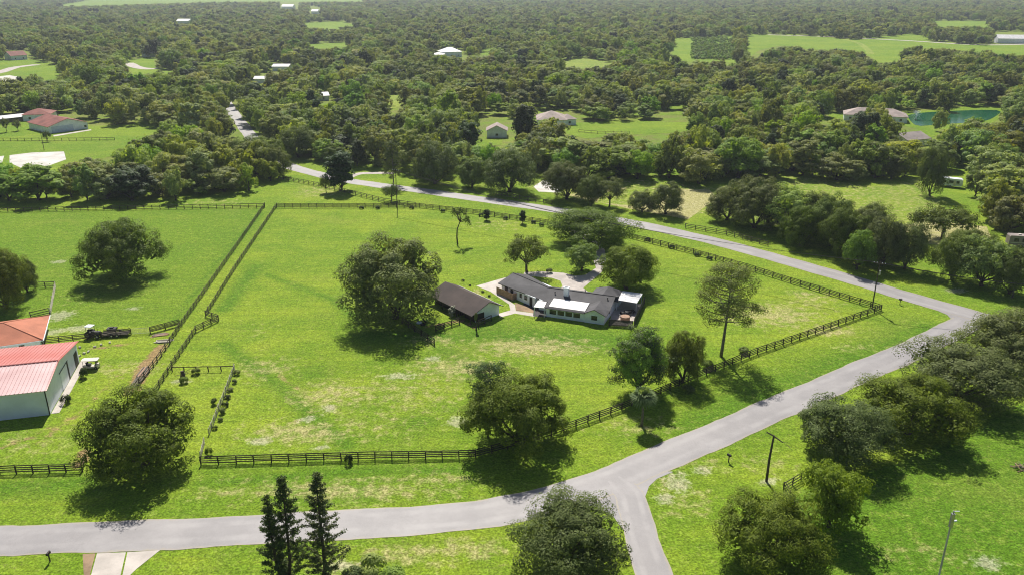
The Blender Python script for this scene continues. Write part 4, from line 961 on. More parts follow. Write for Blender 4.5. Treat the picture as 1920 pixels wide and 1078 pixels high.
def boards(pts, label, h, mat, seed, name='privacy_fence'):
    r_ = random.Random(seed); b0 = pts[0]; t = thing(name, b0, label, 'fence')
    bd = fmesh('board', mat, h); ps = fmesh('post', mat, h)
    for a, b in zip(pts, pts[1:]):
        L = (b - a).length; d = (b - a) / L; n = round(L / .15); an = math.atan2(d.y, d.x)
        for i in range(n):
            p = a + d * (L * (i + .5) / n) - b0; link('board', bd, t, (p.x, p.y, r_.uniform(0, .03)), (0, 0, an), (1, 1, r_.uniform(.97, 1.01)))
        for p in (a, b): link('post', ps, t, ((p - b0).x, (p - b0).y, 0), (0, 0, an))
        mb = MB(); nn = Vector((-d.y, d.x, 0)) * .05
        for z in (h * .2, h * .8): q0, q1 = a - b0 + nn, b - b0 + nn; mb.slab([(q0.x, q0.y, z), (q1.x, q1.y, z), (q1.x + nn.x, q1.y + nn.y, z), (q0.x + nn.x, q0.y + nn.y, z)], .08)
        mb.build('back_rail', M[mat], t)
boards([Vector(p) for p in ((-3.4, 167.6, 0), (0.1, 163.2, 0), (1.3, 164.1, 0))], 'reddish cedar privacy fence before the west wing of the house', 1.6, 'cedar', 3)
boards([Vector(p) for p in ((19.7, 149.4, 0), (24.4, 148.6, 0))], 'dark privacy fence closing the front of the patio', 1.5, 'darkfence', 4)
boards([Vector(p) for p in ((24.9, 149.6, 0), (26.6, 154.6, 0), (28.8, 161.4, 0))], 'dark privacy fence along the right side of the patio', 1.7, 'darkfence', 5)
# hot tub, table and chairs on the patio
tb = thing('hot_tub', Vector((23.4, 152.4, 0)), 'round tan hot tub in the corner of the patio', 'hot tub')
mb = MB(); mb.tube([(0, 0, .02), (0, 0, .75), (0, 0, .8)], [1.0, 1.0, .95], 18); mb.build('shell', M['tub'], tb)
mb = MB(); mb.tube([(0, 0, .8), (0, 0, .9), (0, 0, .93)], [.98, .98, .8], 18); mb.build('cover', M['cedar'], tb)
tt = thing('patio_table', Vector((24.6, 155.6, 0)), 'dark table under the front edge of the patio cover', 'table', .3)
mb = MB(); mb.box(-.9, .9, -.5, .5, .68, .74); mb.build('table_top', M['dark'], tt)
for x in (-.8, .8):
    for y in (-.4, .4): mb = MB(); mb.box(x - .04, x + .04, y - .04, y + .04, 0.02, .68); mb.build('leg', M['dark'], tt)
ch0 = None
for i, (x, y, rz, lb) in enumerate(((23.4, 155.6, 1.8, 'dark chair at the left end of the patio table'), (25.8, 156.0, -1.3, 'dark chair at the right end of the patio table'), (24.7, 154.6, 3.3, 'dark chair on the near side of the patio table'), (22.6, 154.4, 2.4, 'dark chair near the house wall on the patio'))):
    c = thing('patio_chair', Vector((x, y, 0)), lb, 'chair', rz, 'patio chairs')
    mb = MB(); mb.box(-.26, .26, -.26, .26, .40, .46); mb.build('seat', M['dark'], c)
    mb = MB(); mb.box(-.26, .26, -.30, -.25, .46, .95); mb.build('backrest', M['dark'], c)
    for ax in (-.22, .22):
        for ay in (-.22, .22): mb = MB(); mb.box(ax - .02, ax + .02, ay - .02, ay + .02, .02, .40); mb.build('leg', M['dark'], c)

# ---- brown shed ---------------------------------------------------
sh_o = Vector((-2.7, 155.2, 0)); sang = math.atan2(.644, .765)     # x: from the front corner to the right corner is -x .. 0 ; y back along the ridge
sh = thing('shed', sh_o, 'long shed with brown shingle gable roof and white end wall beside the big oak', 'shed', sang)
mb = MB(); mb.box(-.15, 0, .15, 14.45, 0, 2.15); mb.box(-6.3, 0, 0, .15, 0, 2.15); mb.box(-6.3, 0, 14.45, 14.6, 0, 2.15); mb.build('wall', M['white'], sh)
mb = MB(); mb.box(-6.25, -.15, .15, 14.45, 2.0, 2.08); mb.build('ceiling', M['fence'], sh)
for y in (.2, 5.0, 9.7, 13.0):
    mb = MB(); mb.box(-6.3, -6.22, y, y + (1.2 if y > 12 else 3.4), 0, 1.15); mb.build('stall_board', M['fence'], sh)
for y in (5.0, 9.7): mb = MB(); mb.box(-6.1, -.15, y - .05, y + .05, 0, 1.9); mb.build('stall_partition', M['fence'], sh)
mb = MB(); mb.poly([(-6.3, 0, 2.15), (0, 0, 2.15), (-2.9, 0, 3.62)]); mb.poly([(-6.3, 14.6, 2.15), (-2.9, 14.6, 3.62), (0, 14.6, 2.15)]); mb.build('gable', M['white'], sh)
mb = MB(); mb.slab([(-7.7, -.6, 1.92), (-2.9, -.6, 3.85), (-2.9, 15.2, 3.85), (-7.7, 15.2, 1.92)], .14); mb.slab([(-2.9, -.6, 3.85), (.65, -.6, 2.05), (.65, 15.2, 2.05), (-2.9, 15.2, 3.85)], .14); mb.build('roof', M['shingle_brown'], sh)
mb = MB(); mb.tube([(-7.72, -.63, 1.86), (-2.9, -.63, 3.79), (.68, -.63, 2.0)], .07, 4); mb.build('bargeboard', M['dark'], sh)
mb = MB(); mb.tube([(.66, -.6, 1.99), (.66, 15.2, 1.99)], .07, 5); mb.build('gutter', M['white'], sh)
for y in (0.2, 5, 10, 14.8): mb = MB(); mb.box(-7.45, -7.32, y - .06, y + .06, 0, 1.95); mb.build('porch_post', M['fence'], sh)
mb = MB(); mb.box(-6.0, -4.0, -.035, -.006, .05, 1.75); mb.build('door', M['dark'], sh)

# ---- red roofed metal barn ---------------------------------------
bF, bK = Vector((-74.6, 113.5, 0)), Vector((-79.6, 132.9, 0))
bang = math.atan2((bK - bF).y, (bK - bF).x) - math.pi / 2; BW = (bK - bF).length
bn = thing('metal_barn', bF, 'grey metal barn with ribbed red roof at the left edge', 'barn', bang)   # y along the gable end, x to the left is negative
BL = 34.0; r0, zf, zr, zk = BW * .40, 4.5, 5.85, 3.9
mb = MB(); mb.box(-BL, 0, 0, BW, 0, 3.88); mb.build('wall', M['siding'], bn)
mb = MB(); mb.poly([(0.004, 0, 3.85), (0.004, BW, 3.85), (0.004, r0, zr - .06), (0.004, 0, zf - .05)]); mb.poly([(-BL, -.004, 3.85), (.004, -.004, 3.85), (.004, -.004, zf - .04), (-BL, -.004, zf - .04)]); mb.build('gable', M['siding'], bn)
def ribbed(y0, z0, y1, z1):
    mb = MB(); xs = []; x = .35
    prof = []
    while x > -BL - .3: prof += [(x, 0), (x - .14, 0), (x - .18, .075), (x - .26, .075), (x - .30, 0)]; x -= .62
    for (xa, ha), (xb, hb) in zip(prof, prof[1:]):
        if xa == xb: continue
        mb.poly([(xb, y0, z0 + hb), (xa, y0, z0 + ha), (xa, y1, z1 + ha), (xb, y1, z1 + hb)])
    mb.slab([(-BL - .3, y0, z0 - .005), (.35, y0, z0 - .005), (.35, y1, z1 - .005), (-BL - .3, y1, z1 - .005)], .06); return mb
ribbed(-.35, zf + .0, r0, zr).build('front_roof', M['roof_pink'], bn); ribbed(r0, zr, BW + .35, zk + .06).build('rear_roof', M['roof_red'], bn)
mb = MB(); mb.tube([(.37, -.37, zf - .02), (.37, r0, zr - .02), (.37, BW + .37, zk + .04)], .09, 5); mb.tube([(.36, r0, zr + .08), (-BL, r0, zr + .08)], .12, 6); mb.build('trim', M['roof_red'], bn)
mb = MB(); mb.box(-.07, .07, -.07, .09, 0, zf - .05); mb.build('corner_trim', M['dark'], bn)
mb = MB(); mb.box(.01, .07, BW * .42, BW * .62, .05, 3.3); dd = mb.build('sliding_door', M['white'], bn)
mb = MB(); mb.box(.012, .075, BW * .625, BW * .66, .05, 3.35); mb.box(.012, .08, BW * .40, BW * .67, 3.32, 3.44); mb.build('door_track', M['dark'], dd)
mb = MB(); mb.box(.008, .04, BW * .86, BW * .965, .05, 2.7); mb.build('doorway', M['darkfence'], bn)
mb = MB(); mb.box(.12, 1.3, .3, BW - .2, .0, .05); mb.build('plinth', M['concrete'], bn)

# ---- orange hip roofed house --------------------------------------
cF, cK = Vector((-88.3, 137.3, 0)), Vector((-93.6, 149.5, 0)); cang = math.atan2((cK - cF).y, (cK - cF).x) - math.pi / 2; CW = (cK - cF).length
hs = thing('hipped_house', cF, 'white stable house with orange hipped shingle roof at the left edge', 'house', cang)
mb = MB(); mb.box(-26, -.7, .7, CW - .7, 0, 2.3); mb.build('wall', M['white'], hs)
ap = (-7.0, CW / 2, 4.5); ap2 = (-20, CW / 2, 4.5)
mb = MB(); mb.slab([(0, 0, 2.4), (0, CW, 2.4), ap], .14); mb.slab([(-27, 0, 2.4), (0, 0, 2.4), ap, ap2], .14); mb.slab([ap2, ap, (0, CW, 2.4), (-27, CW, 2.4)], .14); mb.slab([(-27, CW, 2.4), (-27, 0, 2.4), ap2], .14); mb.build('roof', M['roof_orange'], hs)
mb = MB(); mb.tube([(0, 0, 2.46), ap, (0, CW, 2.46)], .09, 5); mb.tube([ap, ap2], .09, 5); mb.build('hip_cap', M['roof_orange'], hs)
mb = MB(); mb.tube([(.05, -.05, 2.28), (.05, CW + .05, 2.28)], .08, 5); mb.tube([(.05, -.05, 2.28), (-27, -.05, 2.28)], .08, 5); mb.build('gutter', M['white'], hs)
for x in (-4.2, -8.6, -13): window(hs, x, x + .95, 1.1, 1.75, .7, -1)
mb = MB(); mb.box(-.69, -.66, 2.2, 3.4, .05, 2.05); mb.build('door', M['dark'], hs)

# ---- far houses ----------------------------------------------------
def far_house(name, label, pF, pR, depth, wall_h, ridge, roof, wall='white', hip=False, garage=None, win=2, ridge_along=True, ov=.5):
    """front wall from pF to pR (ground points), depth away from the camera"""
    L = (pR - pF).length; a = math.atan2((pR - pF).y, (pR - pF).x)
    t = thing(name, pF, label, 'house', a)
    mb = MB(); mb.box(0, L, 0, depth, 0, wall_h); mb.build('wall', M[wall], t)
    e = wall_h - .02; x0, x1, y0, y1 = -ov, L + ov, -ov, depth + ov; mb = MB()
    if hip:
        if L >= depth: q0, q1 = (x0 + (y1 - y0) / 2, (y0 + y1) / 2, ridge), (x1 - (y1 - y0) / 2, (y0 + y1) / 2, ridge)
        else: q0 = q1 = ((x0 + x1) / 2, (y0 + y1) / 2, ridge)
        mb.slab([(x0, y0, e + .2), (x1, y0, e + .2), q1, q0], .15); mb.slab([(x1, y1, e + .2), (x0, y1, e + .2), q0, q1], .15); mb.slab([(x1, y0, e + .2), (x1, y1, e + .2), q1], .15); mb.slab([(x0, y1, e + .2), (x0, y0, e + .2), q0], .15)
    elif ridge_along:
        m_ = depth / 2; mb.slab([(x0, y0, e), (x1, y0, e), (x1, m_, ridge), (x0, m_, ridge)], .15); mb.slab([(x0, m_, ridge), (x1, m_, ridge), (x1, y1, e), (x0, y1, e)], .15)
        g_ = MB(); g_.poly([(0, 0, wall_h), (0, m_, ridge - .3), (0, depth, wall_h)]); g_.poly([(L, 0, wall_h), (L, depth, wall_h), (L, m_, ridge - .3)]); g_.build('gable', M[wall], t)
    else:
        m_ = L / 2; mb.slab([(x0, y0, e), (m_, y0, ridge), (m_, y1, ridge), (x0, y1, e)], .15); mb.slab([(m_, y0, ridge), (x1, y0, e), (x1, y1, e), (m_, y1, ridge)], .15)
        g_ = MB(); g_.poly([(0, 0, wall_h), (L, 0, wall_h), (m_, 0, ridge - .3)]); g_.poly([(0, depth, wall_h), (m_, depth, ridge - .3), (L, depth, wall_h)]); g_.build('gable', M[wall], t)
    mb.build('roof', M[roof], t)
    if garage: mb = MB(); mb.box(garage[0], garage[1], -.06, -.01, .05, garage[2]); mb.build('garage_door', M['blue'], t)
    for i in range(win):
        xx = L * (i + .5) / win if not garage else L - 1.2
        window(t, xx - .55, xx + .55, .9, 1.9, 0, -1)
    return t
fh = far_house('gabled_house', 'white house with maroon tiled roof and pale blue garage door at far left', G(93, 251.5), G(166, 242), 22, 3.2, 6.0, 'roof_maroon', garage=(1.2, 11.0, 3.0), win=1, ridge_along=False)
far_house('gabled_house', 'maroon-roofed rear wing behind the house with the blue garage door', G(44, 228), G(96, 226), 12, 3.0, 5.4, 'roof_maroon', hip=True, win=2)
far_house('open_shed', 'low shed with pale metal roof left of the maroon-roofed house', G(2, 232), G(55, 226), 11, 2.2, 2.9, 'whiteroof', wall='fence_grey', win=0)
far_house('small_house', 'small white gabled house with one window amid the trees', G(913, 259), G(950, 259), 9, 3.2, 5.6, 'roof_tan', win=1, ridge_along=False)
far_house('hipped_house', 'tan hip-roofed house right of the dark upright tree', G(1008, 238), G(1062, 238), 16, 3.0, 6.6, 'roof_tan', hip=True, win=4)
far_house('hipped_house', 'small hip-roofed wing at the right end of the tan-roofed house', G(1056, 236), G(1080, 235), 8, 2.8, 5.0, 'roof_tan', hip=True, win=1)
far_house('long_house', 'long brown-roofed house left of the pond', G(1582, 226), G(1700, 232), 13, 2.8, 6.0, 'roof_tan', hip=True, win=5)
far_house('gabled_house', 'grey-roofed house below the pond among the trees', G(1700, 276), G(1742, 272), 12, 2.8, 5.0, 'roof_grey', win=2)
far_house('white_house', 'large white-roofed house in the woods at upper centre', G(828, 108), G(866, 107), 16, 4.5, 8.5, 'whiteroof', hip=True, win=3)
far_house('white_house', 'low white wing left of the large white-roofed house', G(810, 110), G(832, 110), 12, 3.2, 5.0, 'whiteroof', hip=True, win=1)
far_house('white_shed', 'white-roofed building deep in the woods near the top left', G(331, 45), G(354, 45), 22, 4.5, 7.5, 'whiteroof', win=0)
far_house('white_shed', 'flat white roof among the trees left of centre', G(511, 134), G(541, 134), 13, 3.6, 5.0, 'whiteroof', win=0)
far_house('white_shed', 'small white roof below and left of the flat white roof', G(477, 157), G(496, 157), 8, 3.2, 4.6, 'whiteroof', win=0)
far_house('white_shed', 'small white roof in the woods above the small white house', G(597, 190), G(617, 189), 8, 3.0, 4.6, 'whiteroof', win=1)
far_house('white_shed', 'tiny white house at the top edge left of centre', G(528, 18), G(549, 18), 30, 7, 12, 'whiteroof', win=0)
far_house('white_shed', 'tiny pale house near the top edge, right of the tiny white one', G(584, 27), G(596, 27), 20, 6, 10, 'whiteroof', win=0)
far_house('white_shed', 'low white roof at the head of the far left drive', G(273, 108), G(293, 107), 12, 3.4, 5.0, 'whiteroof', win=0)
far_house('gabled_house', 'reddish house at the far left edge of the woods', G(22, 114), G(52, 112), 14, 4.0, 7.5, 'roof_maroon', win=2)
far_house('white_shed', 'long pale barn at the far right edge of the fields', G(1870, 82), G(1935, 83), 16, 5.5, 9.5, 'whiteroof', win=0)

# ================================================================ poles and wires
def util_pole(label, b, h, mat, arm=True, lean=0.0, arm_rz=0.0, name='utility_pole', r=.15):
    t = thing(name, (b.x, b.y, 0), label, 'utility pole', arm_rz)
    mb = MB(); mb.tube([(0, 0, -.1), (0, 0, h * .5), (lean, 0, h)], [r, r * .85, r * .65], 8); mb.build('pole', M[mat], t)
    if arm:
        mb = MB(); mb.box(-1.2 + lean, 1.2 + lean, -.13, -.02, h - .55, h - .40); am = mb.build('crossarm', M[mat], t)
        for x in (-1.1, -.5, .5, 1.1): mb = MB(); mb.tube([(x + lean, -.075, h - .40), (x + lean, -.075, h - .33), (x + lean, -.075, h - .2)], [.03, .07, .05], 7); mb.build('insulator', M['white'], am)
    return t
pB = G(1635, 578); p1 = util_pole('dark wooden utility pole inside the right fence corner', pB, 10.6, 'pole', True, .0, -.5)
mb = MB(); mb.tube([(.3, 0, 7.6), (.3, 0, 8.0), (.3, 0, 8.6)], [.2, .22, .2], 10); mb.build('transformer', M['metal'], p1)
pA = G(745, 392); util_pole('thin utility pole at the top pasture fence', pA, 12.5, 'pole', True, .1, -.5, r=.14)
pC = G(1437, 902); p3 = util_pole('stubby dark wooden pole with a broken crossarm right of the road', pC, 7.4, 'pole', False, .2, 0, r=.19)
mb = MB(); mb.tube([(-.7, .35, 7.7), (.1, 0, 7.35), (1.3, -.7, 6.7)], [.10, .11, .08], 6); mb.build('crossarm', M['pole'], p3)
mb = MB()
for a, b in (((1.2, -.6, 6.75), (2.4, -1.2, 6.2)), ((1.1, -.6, 6.8), (2.6, -.9, 6.6)), ((-.6, .3, 7.65), (-1.5, .2, 7.3)), ((1.8, -.9, 6.5), (2.5, -1.8, 5.9))): mb.tube([a, b], [.03, .012], 4)
mb.build('twig', M['bark_grey'], p3)
# slender grey pole at the bottom right: stands just outside the frame, head inside it
pD = G(1732, 1200); hd = 0
for k in range(60, 200):
    if P(pD.x, pD.y, k / 10)[1] < 958: hd = k / 10; break
p4 = util_pole('slender grey concrete pole with equipment on top at the bottom right', pD, hd, 'concpole', False, .0, 0, r=.125)
mb = MB(); mb.box(-.15, .15, -.15, .15, hd - 1.9, hd - .3); mb.build('equipment_box', M['metal'], p4)
mb = MB(); mb.box(-.1, .55, -.03, .03, hd - .06, hd); mb.tube([(.2, 0, hd - 1.2), (.5, 0, hd - 1.15)], [.1, .1], 8); mb.build('bracket', M['white'], p4)
def wire(a, b, sag, label, r=.034):
    pts = [a.lerp(b, k / 18) - Vector((0, 0, sag * 4 * (k / 18) * (1 - k / 18))) for k in range(19)]
    mb = MB(); mb.tube([p - a for p in pts], r, 4); o = mb.build('power_line', M['dark'], None, loc=a)
    tag(o, label, 'wire'); return o
ax = Vector((math.cos(-.5), math.sin(-.5), 0))
for i, off in enumerate((-1.1, 0, 1.1)):
    s_ = ('outer', 'middle', 'inner')[i]
    wire(pB + ax * off + Vector((0, 0, 10.35)), pA + ax * off + Vector((0, 0, 12.2)), 3.2, '%s power line from the corner pole to the pole at the top fence' % s_)
    wire(pB + ax * off + Vector((0, 0, 10.35)), G(2150, 640) + Vector((off, 0, 10.3)), 1.4, '%s power line from the corner pole to beyond the right edge' % s_)
pE = G(83, 283); util_pole('thin pole on the lawn before the red-roofed house', pE, 8.5, 'pole', False, 0, 0, r=.12)

# ================================================================ shrubs
def shrub(px, py, wd, h, kind, label, group=None, name='shrub'):
    b = G(px, py); o = link(name, SH[kind], None, (b.x, b.y, -.05), (0, 0, rng.uniform(0, 6)), (wd / 1.5, wd / 1.5, h / 1.0)); tag(o, label, 'shrub', group); return o
shrub(157, 708, 1.5, 2.0, 'dark', 'small dark shrub at the barn corner beside the golf cart')
shrub(124, 755, 1.5, 1.6, 'dark', 'small dark shrub below the sliding door of the barn')
for i, (x, y) in enumerate(((1095, 152), (1082, 192), (1064, 228), (1050, 264), (1040, 298), (1026, 330), (1016, 366), (992, 404))):
    b = (x / 2.461, 640 + y / 2.461); shrub(b[0], b[1], rng.uniform(.8, 1.25), rng.uniform(.6, .95), 'dark' if i in (3, 4) else 'green', '%s round shrub from the top along the pale garden fence' % ORD[i], 'row of shrubs along the pale fence')
for x, y, lb in ((965, 520, 'shrub at the lower end of the pale fence'), (990, 290, 'single small shrub inside the garden plot'), (905, 150, 'dark shrub under the top rail of the garden plot'), (850, 190, 'bushy shrub growing round the stump in the garden plot')):
    shrub(x / 2.461, 640 + y / 2.461, 1.5 if x < 960 else 1.1, 1.1, 'green', lb)
shrub(850, 592, 2.2, 2.0, 'pale', 'pale silvery shrub beside the shed wall', name='silvery_shrub')
shrub(654, 868, 1.1, 1.6, 'dark', 'narrow dark shrub growing through the lower fence')
for i, (x, y) in enumerate(((678, 392), (708, 392), (772, 392), (830, 398), (858, 402), (902, 406), (948, 412), (1000, 419), (1015, 424), (1215, 452), (1260, 466), (1306, 480), (1330, 487))):
    shrub(x, y, 1.4, 1.0, 'dark', '%s small dark bush from the left along the upper fences' % ORD[i], 'bushes along the upper fences')
def sapling(px, py, wpx, top, label): plant_px('cone1', px, py, wpx, top, label, low=.15)
sapling(913, 415, 14, 394, 'small round sapling inside the upper fence, left of two')
sapling(980, 421, 13, 396, 'small pointed sapling inside the upper fence, right of two')
shrub(700, 1076, 3.4, 2.4, 'bright', 'light green bush at the bottom edge right of the araucarias')
shrub(735, 1092, 3.0, 2.0, 'bright', 'second light green bush cut by the bottom edge')
shrub(662, 1090, 2.4, 1.8, 'green', 'dark bush between the araucarias and the light bushes')
for i, (x, y, w_) in enumerate(((1325, 690, 2.5), (1395, 662, 2.0), (1290, 735, 2.0))):
    shrub(x, y, w_, w_ * .6, 'green', ('low bush at the foot of the tall pine', 'bush on the fence right of the tall pine', 'bush under the dark fence-line oak')[i])
for i, (x, y, w_, k) in enumerate(((1030, 512, 1.6, 'green'), (1185, 560, 1.8, 'green'), (1128, 545, 1.4, 'green'), (868, 527, .7, 'dark'), (881, 536, .6, 'dark'), (905, 548, .7, 'dark'), (917, 556, .7, 'dark'))):
    shrub(x, y, w_, w_ * .7, k, ('garden bush under the moss-hung oak behind the house', 'garden bush beside the patio cover', 'garden bush at the driveway behind the house', 'first tiny bush from the left behind the shed', 'second tiny bush from the left behind the shed', 'third tiny bush from the left behind the shed', 'fourth tiny bush from the left behind the shed')[i], 'garden bushes')
# mossy snag by the shed
sn = thing('tree_snag', G(893, 619), 'mossy dead palm trunk standing before the shed corner', 'tree stump')
mb = MB(); mb.tube([(0, 0, -.1), (.02, 0, 1.5), (-.03, .02, 3.6)], [.2, .16, .13], 8); mb.build('trunk', M['bark'], sn)
link('moss', SH['green'], sn, (0, 0, 1.7), (0, 0, 0), (.5, .5, 2.0))
st = thing('tree_stump', G(343, 708), 'dark stump with brush in the garden plot', 'tree stump')
mb = MB(); mb.tube([(0, 0, -.1), (.05, 0, .6), (.0, .1, 1.3)], [.55, .38, .3], 9); mb.build('trunk', M['bark'], st)
mb = MB()
for i in range(9):
    a = i * .7; mb.tube([(math.cos(a) * .2, math.sin(a) * .2, .5), (math.cos(a) * 1.1, math.sin(a) * 1.1, 1.0 + .4 * math.sin(i * 2.1))], [.06, .02], 4)
mb.build('branch', M['bark_grey'], st)
# brush heap at the right frame edge
bh = thing('brush_heap', G(1916, 880), 'heap of brown cut branches at the right frame edge', 'brush heap')
for i in range(14):
    a = rng.uniform(0, 6.28); q = Vector((rng.uniform(-.9, .9), rng.uniform(-.7, .7), rng.uniform(.05, .5)))
    mb = MB(); d = Vector((math.cos(a), math.sin(a), rng.uniform(-.1, .25))); mb.tube([q - d * .9, q, q + d * .9], [.06, .05, .02], 5); mb.build('branch', M['bark_grey'] if i % 2 else M['cedar'], bh)

# ================================================================ vehicles and farm things
def wheel(parent, c, axis, r, wdt, name='wheel', rim='metal'):
    mb = MB(); mb.disc_wheel(c, axis, r, wdt); w_ = mb.build(name, M['rubber'], parent)
    mb = MB(); a = Vector(axis).normalized(); mb.tube([Vector(c) - a * (wdt / 2 + .01), Vector(c) + a * (wdt / 2 + .01)], r * .5, 10); mb.build('rim', M[rim], w_)
# tractor with white canopy
tr = thing('tractor', G(176, 632), 'dark tractor with a white canopy parked behind the barn fence', 'tractor', -.15)
mb = MB(); mb.box(-.2, 1.5, -.32, .32, .75, 1.35); mb.box(-.9, -.2, -.45, .45, .7, 1.0); mb.box(1.5, 1.62, -.3, .3, .8, 1.25); mb.build('body', M['tractor'], tr)
mb = MB(); mb.box(-.95, -.25, -.28, .28, 1.0, 1.12); mb.box(-1.0, -.9, -.28, .28, 1.12, 1.6); mb.build('seat', M['dark'], tr)
mb = MB(); mb.slab([(-1.2, -.65, 2.45), (.25, -.65, 2.45), (.25, .65, 2.45), (-1.2, .65, 2.45)], .1); mb.build('canopy', M['white'], tr)
for x in (-1.05, .1):
    for y in (-.5, .5): mb = MB(); mb.box(x - .03, x + .03, y - .03, y + .03, .95, 2.36); mb.build('canopy_post', M['dark'], tr)
for y in (-.72, .72): wheel(tr, (-.65, y, .72), (0, 1, 0), .72, .36); wheel(tr, (1.2, y * .85, .46), (0, 1, 0), .46, .24)
mb = MB(); mb.tube([(.9, .2, 1.35), (.9, .2, 1.95)], .04, 6); mb.build('exhaust', M['dark'], tr)
mb = MB(); mb.tube([(.15, 0, 1.35), (-.05, 0, 1.6)], .03, 5); mb.tube([(-.05 + .16 * math.cos(a) * .4, .16 * math.sin(a), 1.6 + .12 * math.cos(a)) for a in [k * .7 for k in range(10)]], .02, 4, False); mb.build('steering_wheel', M['dark'], tr)
ld = thing('flat_trailer', G(218, 629), 'low dark flat trailer with side rails beside the tractor', 'trailer', .12)
mb = MB(); mb.box(-2.6, 2.6, -.9, .9, .5, .62); mb.build('deck', M['fence_grey'], ld)
for y in (-.9, .9):
    mb = MB(); mb.box(-2.6, 2.6, y - .03, y + .03, .9, 1.0); mb.box(-2.6, 2.6, y - .03, y + .03, .7, .78)
    for x in (-2.5, -1.2, 0, 1.2, 2.5): mb.box(x - .03, x + .03, y - .028, y + .028, .62, 1.0)
    mb.build('side_rail', M['dark'], ld)
for x in (-.5, .5):
    for y in (-.98, .98): wheel(ld, (x, y, .36), (0, 1, 0), .36, .2)
mb = MB(); mb.tube([(-2.6, -.4, .55), (-3.6, 0, .5)], .05, 5); mb.tube([(-2.6, .4, .55), (-3.6, 0, .5)], .05, 5); mb.build('drawbar', M['dark'], ld)
im = thing('mower_deck', G(210, 618), 'black mower deck standing in the grass behind the trailer', 'mower', .1)
mb = MB(); mb.box(-.9, .9, -.6, .6, .18, .42); mb.box(-.35, .35, -.3, .3, .42, .6); mb.build('deck', M['dark'], im)
for x in (-.8, .8): wheel(im, (x, .72, .16), (1, 0, 0), .16, .1)
# golf cart
gc = thing('golf_cart', G(172, 690), 'golf cart with flat cream roof parked outside the barn', 'golf cart', .12)
mb = MB(); mb.slab([(-1.45, -.5, 1.78), (-1.2, -.72, 1.78), (1.2, -.72, 1.78), (1.45, -.5, 1.78), (1.45, .5, 1.78), (1.2, .72, 1.78), (-1.2, .72, 1.78), (-1.45, .5, 1.78)], .09); mb.build('roof', M['cream'], gc)
mb = MB(); mb.box(-1.3, 1.3, -.58, .58, .3, .5); mb.box(.75, 1.3, -.55, .55, .5, .85); mb.box(-1.3, -.5, -.55, .55, .5, .75); mb.build('body', M['cream'], gc)
mb = MB(); mb.box(-.6, 0, -.52, .52, .7, .85); mb.box(-.68, -.6, -.52, .52, .85, 1.3); mb.build('seat', M['dark'], gc)
for x in (-1.15, 1.0):
    for y in (-.55, .55): mb = MB(); mb.box(x - .025, x + .025, y - .025, y + .025, .5, 1.70); mb.build('roof_post', M['dark'], gc)
for x in (-.9, .95):
    for y in (-.6, .6): wheel(gc, (x, y, .27), (0, 1, 0), .27, .2)
mb = MB(); mb.poly([(1.02, -.5, .85), (1.02, .5, .85), (.98, .5, 1.68), (.98, -.5, 1.68)]); mb.build('windscreen', M['glass'], gc)
# white blocks and pails in the yard
for i, (x, y) in enumerate(((149, 668), (150, 652), (158, 663), (166, 660), (178, 651), (190, 647), (206, 643))):
    bx_ = thing('salt_block', G(x, y), '%s pale block from the left in the grass behind the barn' % ORD[i], 'block', rng.uniform(0, 3), 'pale blocks behind the barn')
    mb = MB(); mb.box(-.25, .25, -.16, .16, 0, .28); mb.box(-.2, .2, -.12, .12, .28, .31); mb.build('block', M['fence_pale'], bx_)
# timber piles
def pile(px, py, label, n, ln, rz, mat, spread, seed):
    t = thing('lumber_pile', G(px, py), label, 'lumber', rz); r_ = random.Random(seed)
    for i in range(n):
        lay = i // 5; mb = MB(); l = ln * r_.uniform(.6, 1); wv = r_.uniform(.08, .14); mb.box(-l / 2, l / 2, -wv, wv, 0, .07)
        mb.build('plank', M[mat if r_.random() < .75 else 'bark_grey'], t, loc=(r_.uniform(-.4, .4), (i % 5 - 2) * spread + r_.uniform(-.1, .1), .01 + lay * .075), rot=(0, 0, r_.uniform(-.09, .09)))
ld_ = (G(247, 735) - G(302, 650)); lr = math.atan2(ld_.y, ld_.x)
pile(308, 640, 'loose pile of pale boards where the fences meet by the lane', 14, 3.4, .2, 'fence_pale', .3, 1)
pile(300, 628, 'heap of reddish boards beside the dark gate fence', 10, 3.0, .35, 'cedar', .3, 2)
pile(271, 697, 'long reddish boards laid along the lane fence', 15, 4.2, lr, 'cedar', .32, 3)
pile(258, 716, 'longest pale brown boards at the lower end of the dirt strip', 15, 4.5, lr, 'fence_grey', .32, 4)
# tyres beside the shed
for i, (x, y, rx) in enumerate(((786, 606, 0), (793, 609, 0), (795, 604, .9))):
    ty = thing('old_tyre', G(x, y), ('pale tyre lying left of two others by the big oak', 'tyre lying in front of two others by the big oak', 'tyre leaning behind two others by the big oak')[i], 'tyre', i)
    mb = MB(); n = 16; mt = 7
    for a in range(n):
        for q in range(mt):
            A_, Q_ = 2 * math.pi * a / n, 2 * math.pi * q / mt; rr_ = .42 + .15 * math.cos(Q_); mb.v.append((rr_ * math.cos(A_), rr_ * math.sin(A_), .15 + .15 * math.sin(Q_)))
    for a in range(n):
        for q in range(mt): mb.f.append((a * mt + q, ((a + 1) % n) * mt + q, ((a + 1) % n) * mt + (q + 1) % mt, a * mt + (q + 1) % mt))
    mb.build('tread', M['white'] if i == 0 else M['rubber'], ty, True, rot=(rx, 0, 0), loc=(0, 0, .28 if rx else 0))
